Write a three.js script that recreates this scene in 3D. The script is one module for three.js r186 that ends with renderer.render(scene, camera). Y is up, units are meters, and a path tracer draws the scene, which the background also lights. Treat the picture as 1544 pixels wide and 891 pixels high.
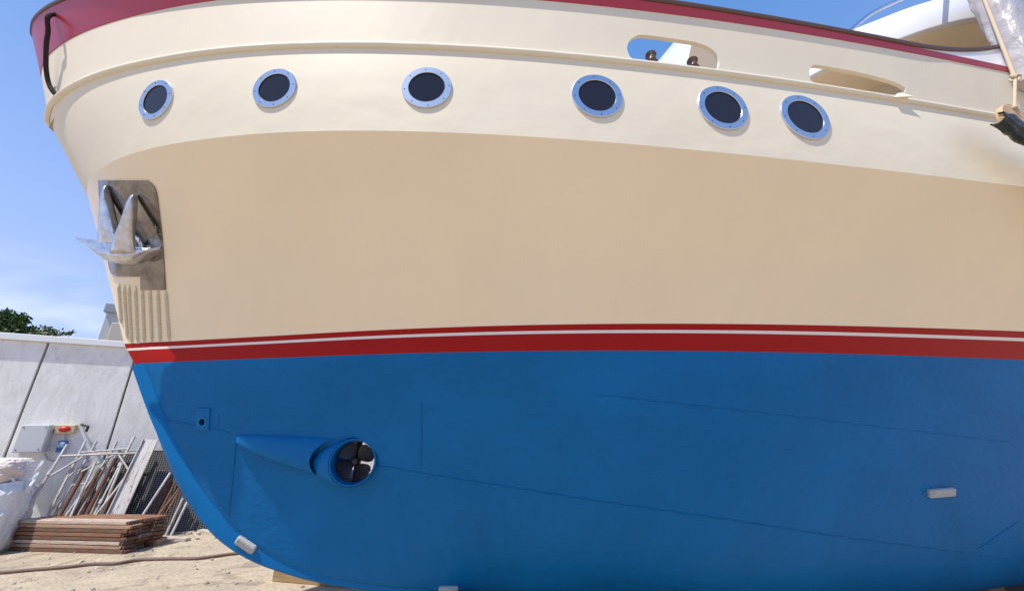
import * as THREE from 'three';
import { mergeGeometries, mergeVertices, toCreasedNormals } from 'three/addons/utils/BufferGeometryUtils.js';
import { RoundedBoxGeometry } from 'three/addons/geometries/RoundedBoxGeometry.js';
import { ImprovedNoise } from 'three/addons/math/ImprovedNoise.js';
import { Brush, Evaluator, SUBTRACTION, HOLLOW_SUBTRACTION } from 'three-bvh-csg';

// ------------------------------------------------------------------ camera
const V = (x = 0, y = 0, z = 0) => new THREE.Vector3(x, y, z);
const scene = new THREE.Scene();
const CAM_H = 1.95, FOCAL = 600, PITCH = 0.34441, ROLL = -0.014349;      // ultra-wide phone lens, tilted up
const upV = V(0, Math.cos(PITCH), Math.sin(PITCH)), fwV = V(0, Math.sin(PITCH), -Math.cos(PITCH));
const rightV = V(Math.cos(ROLL), 0, 0).addScaledVector(upV, Math.sin(ROLL));
const upR = V(-Math.sin(ROLL), 0, 0).addScaledVector(upV, Math.cos(ROLL));
const camera = new THREE.PerspectiveCamera(2 * Math.atan(445.5 / FOCAL) * 180 / Math.PI, 1544 / 891, 0.05, 2000);
camera.position.set(0, CAM_H, 0);
camera.quaternion.setFromRotationMatrix(new THREE.Matrix4().makeBasis(rightV, upR, fwV.clone().negate()));
camera.updateMatrixWorld();
// direction of a photo pixel (1544 x 891)
const ray = (x, y) => rightV.clone().multiplyScalar(x - 772).addScaledVector(upR, 445.5 - y).addScaledVector(fwV, FOCAL).normalize();
const camP = camera.position.clone();
const onY = (x, y, h) => { const d = ray(x, y); return camP.clone().addScaledVector(d, (h - CAM_H) / d.y); };     // where a pixel meets height h
const onGround = (x, y) => onY(x, y, 0);

// ------------------------------------------------------------------ sky, sun, exposure
const YAW = Math.atan(0.25);                                              // heading of the yacht
const T = V(Math.cos(YAW), 0, -Math.sin(YAW)), N = V(Math.sin(YAW), 0, Math.cos(YAW));
const sunDir = V().addScaledVector(T, -1.66).addScaledVector(N, 1.0).add(V(0, 3.4, 0)).normalize();
const noise = new ImprovedNoise();
const fbm = (x, y, z, o = 4) => { let a = 0.5, s = 0; for (let i = 0; i < o; i++) { s += a * noise.noise(x, y, z); x *= 2.03; y *= 2.03; z *= 2.03; a *= 0.5; } return s; };
const clamp = (v, a = 0, b = 1) => Math.min(b, Math.max(a, v));
const smooth = (a, b, v) => { const t = clamp((v - a) / (b - a)); return t * t * (3 - 2 * t); };
const lerp = (a, b, t) => a + (b - a) * t;
{
  const w = 1024, h = 512, data = new Float32Array(w * h * 4);
  for (let j = 0; j < h; j++) for (let i = 0; i < w; i++) {
    const el = ((j + 0.5) / h - 0.5) * Math.PI, az = ((i + 0.5) / w - 0.5) * 2 * Math.PI;
    const d = V(Math.cos(el) * Math.cos(az), Math.sin(el), Math.cos(el) * Math.sin(az));
    const y = Math.max(d.y, 0), cg = d.dot(sunDir);
    const hz = Math.pow(1 - y, 1.5);
    const k = 0.84 + 0.30 * Math.pow(0.5 + 0.5 * cg, 1.6) + 0.6 * Math.pow(Math.max(cg, 0), 24);
    let c = [lerp(0.036, 0.365, hz), lerp(0.148, 0.465, hz), lerp(0.40, 0.765, hz)].map((v, q) => v * k * (1 + [0.15, 0.06, 0.0][q] * Math.pow(Math.max(0, 0.5 + 0.5 * cg), 2)));
    if (d.y > 0.004) {                                                    // thin high cloud low over the horizon
      const px = d.x / (d.y + 0.12), pz = d.z / (d.y + 0.12);
      const n = fbm(px * 0.55 + 3.1, pz * 0.9 + 8.2, 1.7, 5) + 0.5 * fbm(px * 2.1, pz * 3.3, 4.4, 4);
      const cv = smooth(0.0, 0.34, n + 0.02) * (1 - smooth(0.10, 0.34, d.y)) * 0.6;
      c = c.map((v, q) => lerp(v, [0.66, 0.70, 0.76][q], cv));
    } else c = [0.30, 0.29, 0.27];
    const o = (j * w + i) * 4; data[o] = c[0]; data[o + 1] = c[1]; data[o + 2] = c[2]; data[o + 3] = 1;
  }
  const t = new THREE.DataTexture(data, w, h, THREE.RGBAFormat, THREE.FloatType);
  t.mapping = THREE.EquirectangularReflectionMapping; t.magFilter = t.minFilter = THREE.LinearFilter; t.needsUpdate = true;
  scene.background = t; scene.environment = t;
}
const sun = new THREE.DirectionalLight(new THREE.Color(1.0, 0.95, 0.86), 3.25);
sun.position.copy(sunDir).multiplyScalar(40); sun.castShadow = true; sun.shadow.mapSize.set(4096, 4096);
Object.assign(sun.shadow.camera, { left: -22, right: 22, top: 22, bottom: -22, near: 1, far: 120 });
scene.add(sun, sun.target);
const renderer = new THREE.WebGLRenderer({ antialias: true });
renderer.setSize(1024, 590);
renderer.toneMapping = THREE.LinearToneMapping;
renderer.toneMappingExposure = 1.7;
renderer.shadowMap.enabled = true;

// ------------------------------------------------------------------ helpers
let seed = 20240611;
const rnd = () => { seed = (seed * 1664525 + 1013904223) >>> 0; return seed / 4294967296; };
const rr_ = (a, b) => a + (b - a) * rnd();
const used = {};
function numbered(n) { const k = used[n] = (used[n] ?? -1) + 1; return k ? n + '_' + String(k).padStart(3, '0') : n; }
function tag(o, label, category, group) { o.userData.label = label; o.userData.category = category; if (group) o.userData.group = group; return o; }
function thing(name, label, category, p = [0, 0, 0], turn = 0, group) {
  const o = new THREE.Group(); o.name = numbered(name); o.position.set(...p); o.rotation.y = turn; scene.add(o);
  return tag(o, label, category, group);
}
function mesh(name, geo, mat, parent = scene) {
  const m = new THREE.Mesh(geo, mat); m.name = parent === scene ? numbered(name) : name;
  m.castShadow = m.receiveShadow = true; parent.add(m); return m;
}
function group(name, parent) { const g = new THREE.Group(); g.name = name; parent.add(g); return g; }
const box = (w, h, d, x = 0, y = 0, z = 0) => new THREE.BoxGeometry(w, h, d).translate(x, y, z);
const rbox = (w, h, d, r, x = 0, y = 0, z = 0, s = 2) => new RoundedBoxGeometry(w, h, d, s, r).translate(x, y, z);
function rod(a, b, r, seg = 10, r2 = r) {                                  // a closed cylinder from a to b
  const d = b.clone().sub(a), L = d.length();
  const g = new THREE.CylinderGeometry(r2, r, L, seg, 1);
  g.translate(0, L / 2, 0).applyQuaternion(new THREE.Quaternion().setFromUnitVectors(V(0, 1, 0), d.normalize()));
  return g.translate(a.x, a.y, a.z);
}
function beam(a, b, w, t, n) {                                             // a rectangular bar a-b, w across, t thick along n
  const d = b.clone().sub(a), L = d.length(); d.normalize();
  const nn = n.clone().addScaledVector(d, -n.dot(d)).normalize(), s = V().crossVectors(d, nn);
  const g = new THREE.BoxGeometry(w, L, t);
  return g.applyMatrix4(new THREE.Matrix4().makeBasis(s, d, nn).setPosition(a.clone().add(b).multiplyScalar(0.5)));
}
const tube = (pts, r, seg = 48, rad = 8, closed = false, tens = 0.5) => new THREE.TubeGeometry(new THREE.CatmullRomCurve3(pts, closed, 'centripetal', tens), seg, r, rad, closed);
const merge = a => mergeGeometries(a.map(g => { const q = g.index ? g.toNonIndexed() : g.clone(); for (const k of Object.keys(q.attributes)) if (!['position', 'normal', 'uv'].includes(k)) q.deleteAttribute(k); if (!q.attributes.uv) q.setAttribute('uv', new THREE.BufferAttribute(new Float32Array(q.attributes.position.count * 2), 2)); return q; }));
// procedural texture: f(u, v, i, j) -> [r, g, b] linear (or one value for data maps)
function tex(w, h, f, srgb = true, rx = 1, ry = 1) {
  const d = new Uint8Array(w * h * 4);
  const enc = v => Math.round(255 * clamp(srgb ? (v <= 0.0031308 ? 12.92 * v : 1.055 * Math.pow(v, 1 / 2.4) - 0.055) : v));
  for (let j = 0; j < h; j++) for (let i = 0; i < w; i++) { let c = f(i / w, j / h); if (!Array.isArray(c)) c = [c, c, c]; const o = (j * w + i) * 4; d[o] = enc(c[0]); d[o + 1] = enc(c[1]); d[o + 2] = enc(c[2]); d[o + 3] = 255; }
  const t = new THREE.DataTexture(d, w, h); t.magFilter = THREE.LinearFilter; t.minFilter = THREE.LinearMipmapLinearFilter; t.generateMipmaps = true;
  t.wrapS = t.wrapT = THREE.RepeatWrapping; t.repeat.set(rx, ry); if (srgb) t.colorSpace = THREE.SRGBColorSpace; t.needsUpdate = true; return t;
}
// seamless noise in [-1, 1] with n cells a side
const tn = (u, v, n, z = 0, o = 4) => { const a = u * 2 * Math.PI, b = v * 2 * Math.PI, r = n / 6.283; return 1.7 * fbm(Math.cos(a) * r + 10 + Math.cos(b) * r * 0.37, Math.sin(a) * r + Math.sin(b) * r * 0.37 + z, Math.cos(b) * r + Math.sin(b) * r * 1.3 + z * 2.1, o); };
const rgb = (r, g, b) => new THREE.Color().setRGB(r, g, b);
const mat = (c, rough = 0.6, extra = {}) => new THREE.MeshStandardMaterial({ color: rgb(...c), roughness: rough, ...extra });
const phys = (c, rough, extra = {}) => new THREE.MeshPhysicalMaterial({ color: rgb(...c), roughness: rough, ...extra });

// ------------------------------------------------------------------ materials of the yacht
const paintWave = tex(512, 512, (u, v) => 0.5 + 0.32 * tn(u, v, 5, 1, 3) + 0.12 * tn(u, v, 17, 5, 3), false, 0.22, 0.22);
const blueWave = tex(512, 512, (u, v) => 0.5 + 0.3 * tn(u, v, 6, 3, 3) + 0.25 * tn(u, v, 40, 6, 3), false, 0.3, 0.3);
const blueTone = tex(512, 512, (u, v) => { const n = 1 + 0.14 * tn(u, v, 5, 9, 5) + 0.06 * tn(u * 1, v, 60, 2, 3); return [0.9 * n, 0.9 * n, 0.9 * n].map(x => clamp(x)); }, true, 0.21, 0.21);
const creamTone = tex(512, 512, (u, v) => { const n = 0.955 + 0.045 * tn(u, v, 4, 21, 4) + 0.012 * tn(u, v, 40, 3, 3); const w = 0.016 * tn(u, v, 9, 33, 3); return [n + w, n, n - w]; }, true, 0.17, 0.17);
const M = {
  cream: phys([0.92, 0.78, 0.565], 0.42, { map: creamTone, bumpMap: paintWave, bumpScale: 0.012, clearcoat: 0.15, clearcoatRoughness: 0.3 }),  // hull cream tinted brighter and warmer to lift the shaded plating
  creamLit: phys([0.78, 0.705, 0.555], 0.62, { map: creamTone, bumpMap: paintWave, bumpScale: 0.012, specularIntensity: 0.6, clearcoat: 0.04, clearcoatRoughness: 0.4 }),  // same cream paint, colour toned down for the sunlit topsides
  blue: phys([0.0005, 0.142, 0.385], 0.5, { specularIntensity: 0.35, map: blueTone, bumpMap: blueWave, bumpScale: 0.006 }),
  blueWeld: mat([0.002, 0.15, 0.39], 0.5),
  red: phys([0.36, 0.006, 0.003], 0.45, { specularIntensity: 0.35 }),
  redTop: phys([0.40, 0.016, 0.035], 0.4, { clearcoat: 0.2, clearcoatRoughness: 0.2 }),
  white: phys([0.80, 0.80, 0.80], 0.3, { clearcoat: 0.4, clearcoatRoughness: 0.15 }),
  stripe: mat([0.78, 0.70, 0.62], 0.4),
  cap: phys([0.11, 0.055, 0.032], 0.5, { clearcoat: 0.1, clearcoatRoughness: 0.3 }),
  alu: new THREE.MeshStandardMaterial({ color: rgb(0.66, 0.68, 0.71), metalness: 1, roughness: 0.24 }),
  steel: new THREE.MeshStandardMaterial({ color: rgb(0.75, 0.75, 0.76), metalness: 1, roughness: 0.12 }),
  glass: phys([0.014, 0.011, 0.016], 0.05, { ior: 1.5 }),
  bolt: new THREE.MeshStandardMaterial({ color: rgb(0.25, 0.25, 0.27), metalness: 1, roughness: 0.4 }),
  deck: mat([0.36, 0.27, 0.18], 0.7),
  dark: mat([0.02, 0.02, 0.022], 0.45),
  blade: new THREE.MeshStandardMaterial({ color: rgb(0.035, 0.034, 0.036), metalness: 0.4, roughness: 0.35 }),
  black: mat([0.004, 0.004, 0.005], 0.8),
  bronze: new THREE.MeshStandardMaterial({ color: rgb(0.72, 0.60, 0.42), metalness: 0.85, roughness: 0.38 }),
};

// ------------------------------------------------------------------ hull form (u aft of the stem at the waterline, y up, b half breadth)
const b0 = onY(203, 549, CAM_H + 0.75);
const P0 = V(b0.x, 0, b0.z);
const yacht = thing('motor_yacht', 'cream and blue motor yacht standing on blocks with red boot stripe', 'yacht', [P0.x, 0.2, P0.z], YAW);
yacht.updateMatrixWorld();
const toLocal = p => yacht.worldToLocal(p.clone());
const camL = toLocal(camP);
const rayL = (x, y) => { const d = ray(x, y); return V(d.dot(T), d.y, d.dot(N)); };
const onB = (x, y, b) => { const d = rayL(x, y); return camL.clone().addScaledVector(d, (b - camL.z) / d.z); };  // pixel meets the plane b = const
const onYL = (x, y, h) => { const d = rayL(x, y); return camL.clone().addScaledVector(d, (h - camL.y) / d.y); };

const UEND = 15;
function pchip(xs, ys) {                                                   // monotone cubic
  const n = xs.length, h = [], dl = [], m = [];
  for (let i = 0; i < n - 1; i++) { h[i] = xs[i + 1] - xs[i]; dl[i] = (ys[i + 1] - ys[i]) / h[i]; }
  m[0] = dl[0]; m[n - 1] = dl[n - 2];
  for (let i = 1; i < n - 1; i++) m[i] = dl[i - 1] * dl[i] <= 0 ? 0 : 2 / (1 / dl[i - 1] + 1 / dl[i]);
  return x => {
    if (x <= xs[0]) return ys[0] + m[0] * (x - xs[0]); if (x >= xs[n - 1]) return ys[n - 1];
    let i = 0; while (x > xs[i + 1]) i++;
    const t = (x - xs[i]) / h[i], t2 = t * t, t3 = t2 * t;
    return (2 * t3 - 3 * t2 + 1) * ys[i] + (t3 - 2 * t2 + t) * h[i] * m[i] + (-2 * t3 + 3 * t2) * ys[i + 1] + (t3 - t2) * h[i] * m[i + 1];
  };
}
const profU = [0, 0.2, 0.37, 0.54, 0.69, 0.84, 0.995, 1.14, 1.29, 1.48, 1.68, 1.89, 2.12, 2.47, 2.85, 3.4, 4.2, 6, 8.5, UEND];
const profY = [2.5, 2.14, 1.83, 1.55, 1.335, 1.155, 1.0, 0.885, 0.79, 0.695, 0.62, 0.55, 0.49, 0.415, 0.36, 0.31, 0.255, 0.12, -0.06, -0.08];
const yk = pchip(profU, profY);
const stemU = y => { let a = 0, b = UEND; for (let i = 0; i < 50; i++) { const m = (a + b) / 2; if (yk(m) > y) a = m; else b = m; } return a; };
const sheer = u => 4.75 + 0.47 * Math.exp(-0.25 * (u + 1.6));
const stern = u => 1 - 0.22 * smooth(9.8, 16, u) ** 1.2;
const fit = (u0, A, L, q, C) => u => { const X = Math.max(u - u0, 0); return (A * (1 - Math.exp(-Math.pow(X / L, q))) + C * Math.min(X, 11)) * stern(u); };
const nose = (u, u0) => { const x = u - u0, t = 1 - clamp(x / 0.03); return (0.014 * Math.sqrt(1 - t * t) + 0.034 * clamp(x / 0.25)) * (1 - 0.85 * smooth(0.25, 1.9, x)); };   // rolled stem plate
const LV = {
  bl: { u0: 0.0, b: fit(-0.065, 2.008, 3.451, 1.265, -0.015), y: () => 2.5 },
  st: { u0: -0.145, b: fit(-0.145, 1.751, 3.302, 1.331, 0.02), y: u => 2.70 + 0.011 * u },
  kn: { u0: -0.88, b: fit(-0.88, 2.331, 1.852, 0.883, 0.057), y: u => sheer(u) - 0.86 },
  rr: { u0: -1.52, b: fit(-1.52, 2.721, 2.731, 0.905, 0.021), y: u => sheer(u) },
  rb: { u0: -1.79, b: fit(-1.79, 2.934, 3.196, 0.918, 0.0124), y: u => sheer(u) + 0.60 },
  rc: { u0: -2.05, b: fit(-2.05, 2.934, 3.196, 0.918, 0.0124), y: u => sheer(u) + 0.60 + 0.06 + 0.44 * Math.exp(-(u + 1.9) / 2.0) },
};
const NS = 150;
const sAt = i => Math.pow(i / NS, 2.3);
function rowOf(l) {
  const r = [];
  for (let i = 0; i <= NS; i++) { const u = l.u0 + (UEND - l.u0) * sAt(i); r.push(V(u, l.y(u), i ? l.b(u) + nose(u, l.u0) : 0)); }
  return r;
}
function blueRow(y) {
  const u0 = stemU(y), r = [];
  for (let i = 0; i <= NS; i++) {
    const u = u0 + (UEND - u0) * sAt(i), k = yk(u), t = clamp((y - k) / (2.5 - k + 1e-6));
    const p = clamp(1.36 - 0.195 * u, 0.27, 1.35);
    const w = LV.bl.b(u);
    r.push(V(u, y, i ? w * Math.pow(Math.max(t, u <= 0.001 ? 1 : 0), p) * 1.0 + nose(u, u0) : 0));
  }
  return r;
}
const mixRow = (a, b, t, bulge = 0) => a.map((p, i) => { const q = p.clone().lerp(b[i], t); q.z = Math.max(0, q.z - bulge * Math.sin(Math.PI * t) * smooth(0, 0.06, sAt(i))); return q; });
const R0 = { bl: rowOf(LV.bl), st: rowOf(LV.st), kn: rowOf(LV.kn), rr: rowOf(LV.rr), rb: rowOf(LV.rb), rc: rowOf(LV.rc) };
const lower = []; const mark = {};
for (let j = 0; j < 36; j++) lower.push(blueRow(-0.078 + 2.578 * Math.pow(j / 36, 1.3)));
mark.blue = lower.length; lower.push(R0.bl);
for (const t of [0.33, 0.65]) lower.push(mixRow(R0.bl, R0.st, t));
mark.w0 = lower.length - 1; lower.push(mixRow(R0.bl, R0.st, 0.765)); mark.w1 = lower.length - 1;
lower.push(R0.st); mark.st = lower.length - 1;
for (let k = 1; k <= 22; k++) lower.push(mixRow(R0.st, R0.kn, k / 22, 0.05));
mark.kn = lower.length - 1;
const upper = []; for (let k = 0; k <= 14; k++) upper.push(mixRow(R0.kn, R0.rr, k / 14, -0.012));

function surf(rows) {                                                      // positions + smooth normals of a whole sheet
  const nu = rows[0].length, P = rows, n = rows.map(r => r.map(() => V()));
  const e1 = V(), e2 = V(), c = V();
  const tri = (a, b, d, A, B, D) => { e1.subVectors(b, a); e2.subVectors(d, a); c.crossVectors(e1, e2); A.add(c); B.add(c); D.add(c); };
  for (let j = 0; j < P.length - 1; j++) for (let i = 0; i < nu - 1; i++) {
    tri(P[j][i], P[j][i + 1], P[j + 1][i + 1], n[j][i], n[j][i + 1], n[j + 1][i + 1]);
    tri(P[j][i], P[j + 1][i + 1], P[j + 1][i], n[j][i], n[j + 1][i + 1], n[j + 1][i]);
  }
  n.forEach((r, j) => r.forEach((v, i) => { if (i === 0) v.z = 0; if (v.lengthSq() < 1e-16) v.set(i ? 0 : -1, -0.3, i ? 1 : 0); v.normalize(); }));
  return { P, n };
}
function band(s, r0, r1, both = true, off = 0) {
  const pos = [], nor = [], uv = [], idx = [], nu = s.P[0].length;
  for (const sg of both ? [1, -1] : [1]) {
    const base = pos.length / 3;
    for (let j = r0; j <= r1; j++) for (let i = 0; i < nu; i++) {
      const p = s.P[j][i], q = s.n[j][i];
      pos.push(p.x + q.x * off, p.y + q.y * off, (p.z + q.z * off) * sg); nor.push(q.x, q.y, q.z * sg); uv.push(p.x, p.y + sg * 7);
    }
    for (let j = 0; j < r1 - r0; j++) for (let i = 0; i < nu - 1; i++) {
      const a = base + j * nu + i, b = a + 1, d = a + nu, e = d + 1;
      if (sg > 0) idx.push(a, b, e, a, e, d); else idx.push(a, e, b, a, d, e);
    }
  }
  const g = new THREE.BufferGeometry();
  g.setAttribute('position', new THREE.Float32BufferAttribute(pos, 3)); g.setAttribute('normal', new THREE.Float32BufferAttribute(nor, 3)); g.setAttribute('uv', new THREE.Float32BufferAttribute(uv, 2)); g.setIndex(idx); return g;
}
const sLow = surf(lower), sUp = surf(upper);
const hullBottom = mesh('bottom_plating', band(sLow, 0, mark.blue), M.blue, yacht); hullBottom.userData.label = 'blue painted underwater plating of the hull';
const bootLow = mesh('boot_stripe', band(sLow, mark.blue, mark.w0), M.red, yacht);
mesh('white_line', band(sLow, mark.w0, mark.w1), M.stripe, yacht);
mesh('boot_stripe', band(sLow, mark.w1, mark.st), M.red, yacht);
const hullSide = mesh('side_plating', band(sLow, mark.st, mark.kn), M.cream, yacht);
const hullTop = mesh('topside_strake', band(sUp, 0, 14), M.creamLit, yacht);

// bulwark: a closed solid with two fairlead openings cut through it
const TH = 0.035;
function solidSide(rowA, rowB, sg, th, nv = 8, uTo = 99, off = 0) {
  const rows = []; for (let k = 0; k <= nv; k++) rows.push(mixRow(rowA, rowB, k / nv, 0.0).filter(p => p.x <= uTo));
  const s = surf(rows), nu = rows[0].length, pos = [], nor = [], uv = [], idx = [];
  const quad = (a, b, c, d, n) => { const k = pos.length / 3; [a, b, c, d].forEach((p, q) => { pos.push(p.x, p.y, p.z); const m = Array.isArray(n) ? n[q] : n; nor.push(m.x, m.y, m.z); uv.push(p.x, p.y); }); if (sg > 0) idx.push(k, k + 1, k + 2, k, k + 2, k + 3); else idx.push(k, k + 2, k + 1, k, k + 3, k + 2); };
  const mir = v => V(v.x, v.y, v.z * sg);
  const O = s.P.map((r, j) => r.map((p, i) => { const n = s.n[j][i]; return mir(p.clone().addScaledVector(n, off)); }));
  const I = s.P.map((r, j) => r.map((p, i) => { const n = s.n[j][i]; const q = p.clone().add(V(-n.x, 0, -n.z).normalize().multiplyScalar(th)); if (i === 0) q.z = 0; q.z = Math.max(q.z, i ? 0.002 : 0); return mir(q); }));
  const nn = s.n.map(r => r.map(mir)), ni = nn.map(r => r.map(v => v.clone().negate()));
  for (let j = 0; j < nv; j++) for (let i = 0; i < nu - 1; i++) {
    quad(O[j][i], O[j][i + 1], O[j + 1][i + 1], O[j + 1][i], [nn[j][i], nn[j][i + 1], nn[j + 1][i + 1], nn[j + 1][i]]);
    quad(I[j][i + 1], I[j][i], I[j + 1][i], I[j + 1][i + 1], [ni[j][i + 1], ni[j][i], ni[j + 1][i], ni[j + 1][i + 1]]);
  }
  const U = V(0, 1, 0), D = V(0, -1, 0);
  for (let i = 0; i < nu - 1; i++) { quad(O[nv][i], O[nv][i + 1], I[nv][i + 1], I[nv][i], U); quad(I[0][i], I[0][i + 1], O[0][i + 1], O[0][i], D); }
  for (let j = 0; j < nv; j++) { quad(I[j][0], O[j][0], O[j + 1][0], I[j + 1][0], V(0, 0, -sg)); quad(O[j][nu - 1], I[j][nu - 1], I[j + 1][nu - 1], O[j + 1][nu - 1], V(1, 0, 0)); }
  const g = new THREE.BufferGeometry();
  g.setAttribute('position', new THREE.Float32BufferAttribute(pos, 3)); g.setAttribute('normal', new THREE.Float32BufferAttribute(nor, 3)); g.setAttribute('uv', new THREE.Float32BufferAttribute(uv, 2)); g.setIndex(idx); return g;
}
// raycasting photo pixels onto the near side of the hull
const caster = new THREE.Raycaster();
const sheetMat = new THREE.MeshBasicMaterial({ side: THREE.DoubleSide });
const nearBulwark = solidSide(R0.rr, R0.rc, 1, TH, 10);
const targets = [band(sLow, 0, mark.kn, false), band(sUp, 0, 14, false), nearBulwark].map(g => new THREE.Mesh(g, sheetMat));
function hit(x, y) {                                                       // local point and outward normal
  caster.set(camL, rayL(x, y));
  const h = caster.intersectObjects(targets, false)[0];
  if (!h) return null;
  const n = h.normal ? h.normal.clone() : h.face.normal.clone();
  if (n.dot(caster.ray.direction) > 0) n.negate();
  return { p: h.point.clone(), n };
}
const at = (x, y, off = 0) => { const h = hit(x, y); if (!h) throw new Error('no hull at ' + x + ',' + y); return h.p.addScaledVector(h.n, off); };

const openings = [
  [[946, 72], [950, 60], [960, 52.5], [970, 50.5], [1000, 54], [1030, 58.5], [1050, 62], [1069, 69], [1081, 79], [1086, 92], [1084, 101], [1078, 106], [1060, 104], [1030, 99.5], [1000, 95.5], [970, 91], [955, 88.5], [949, 82]],
  [[1221, 109], [1223, 102], [1231, 97], [1255, 100.5], [1290, 107], [1324, 115], [1350, 123], [1364, 130], [1367, 135], [1362, 140.5], [1345, 143], [1310, 138], [1270, 131], [1235, 126], [1225, 122], [1222, 116]],
];
{
  const ev = new Evaluator(); ev.useGroups = false; ev.attributes = ['position', 'normal', 'uv'];
  let brush = new Brush(solidSide(R0.rr, R0.rb, 1, TH, 8)); brush.updateMatrixWorld();
  for (const o of openings) {
    const pts = o.map(([x, y]) => at(x, y)).map(p => new THREE.Vector2(p.x, p.y));
    const curve = new THREE.SplineCurve([...pts, pts[0]]); const sm = curve.getPoints(64).slice(0, -1);
    const g = new THREE.ExtrudeGeometry(new THREE.Shape(sm), { depth: 1.2, bevelEnabled: false }); g.translate(0, 0, 2.0);
    const cut = new Brush(g); cut.updateMatrixWorld();
    brush = ev.evaluate(brush, cut, SUBTRACTION); brush.updateMatrixWorld();
  }
  mesh('bulwark', brush.geometry, M.creamLit, yacht);
  mesh('bulwark', solidSide(R0.rr, R0.rb, -1, TH, 4), M.creamLit, yacht);
}
for (const sg of [1, -1]) mesh('sheer_stripe', solidSide(R0.rb, R0.rc, sg, TH, 4, 99, 0.006), M.redTop, yacht);

// strips swept along a level: section points (out, up) about the level line
function sweep(pts, nrm, sec, sg = 1, closed = true) {
  const pos = [], idx = [], m = sec.length;
  pts.forEach((p, i) => { const n = nrm[i], o = V(n.x, 0, n.z).normalize(); sec.forEach(([a, b]) => { const q = p.clone().addScaledVector(o, a); q.y += b; if (i === 0 && Math.abs(p.z) < 1e-6) q.z = 0; pos.push(q.x, q.y, q.z * sg); }); });
  for (let i = 0; i < pts.length - 1; i++) for (let k = 0; k < (closed ? m : m - 1); k++) {
    const a = i * m + k, b = i * m + (k + 1) % m, c = a + m, d = b + m;
    if (sg > 0) idx.push(a, c, d, a, d, b); else idx.push(a, d, c, a, b, d);
  }
  const g = new THREE.BufferGeometry(); g.setAttribute('position', new THREE.Float32BufferAttribute(pos, 3)); g.setIndex(idx);
  return toCreasedNormals(g, 0.7);
}
const sBul = surf([R0.rr, mixRow(R0.rr, R0.rb, 0.5), R0.rb]), sRed = surf([R0.rb, R0.rc]);
{
  const half = []; for (let k = 0; k <= 10; k++) { const a = -Math.PI / 2 + Math.PI * k / 10; half.push([0.004 + 0.030 * Math.cos(a), 0.030 * Math.sin(a)]); }
  half.push([-0.01, 0.030], [-0.01, -0.030]);
  for (const sg of [1, -1]) mesh('rub_rail', sweep(sBul.P[0], sBul.n[0], half, sg), M.creamLit, yacht);
  // wooden cap rail: follows the bulwark and sweeps up to the boat deck aft
  const rise = u => Math.min(1.0, 0.15 * Math.pow(Math.max(0, u - 7.4), 2));
  const capSec = [[-0.085, 0.0], [0.016, 0.0], [0.024, 0.010], [0.024, 0.042], [0.016, 0.050], [-0.075, 0.050], [-0.085, 0.042]];
  for (const sg of [1, -1]) {
    const top = sRed.P[1].map(p => V(p.x, p.y + rise(p.x), p.z));
    mesh('cap_rail', sweep(top, sRed.n[1], capSec, sg), M.cap, yacht);
    const a = R0.rc.filter(p => p.x > 6.4), b = a.map(p => V(p.x, p.y + rise(p.x) + 0.001, p.z));
    const g = solidSide(a, b, sg, TH - 0.004, 4, 99, 0.004); mesh('bulwark_extension', g, M.white, yacht);
  }
}
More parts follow.
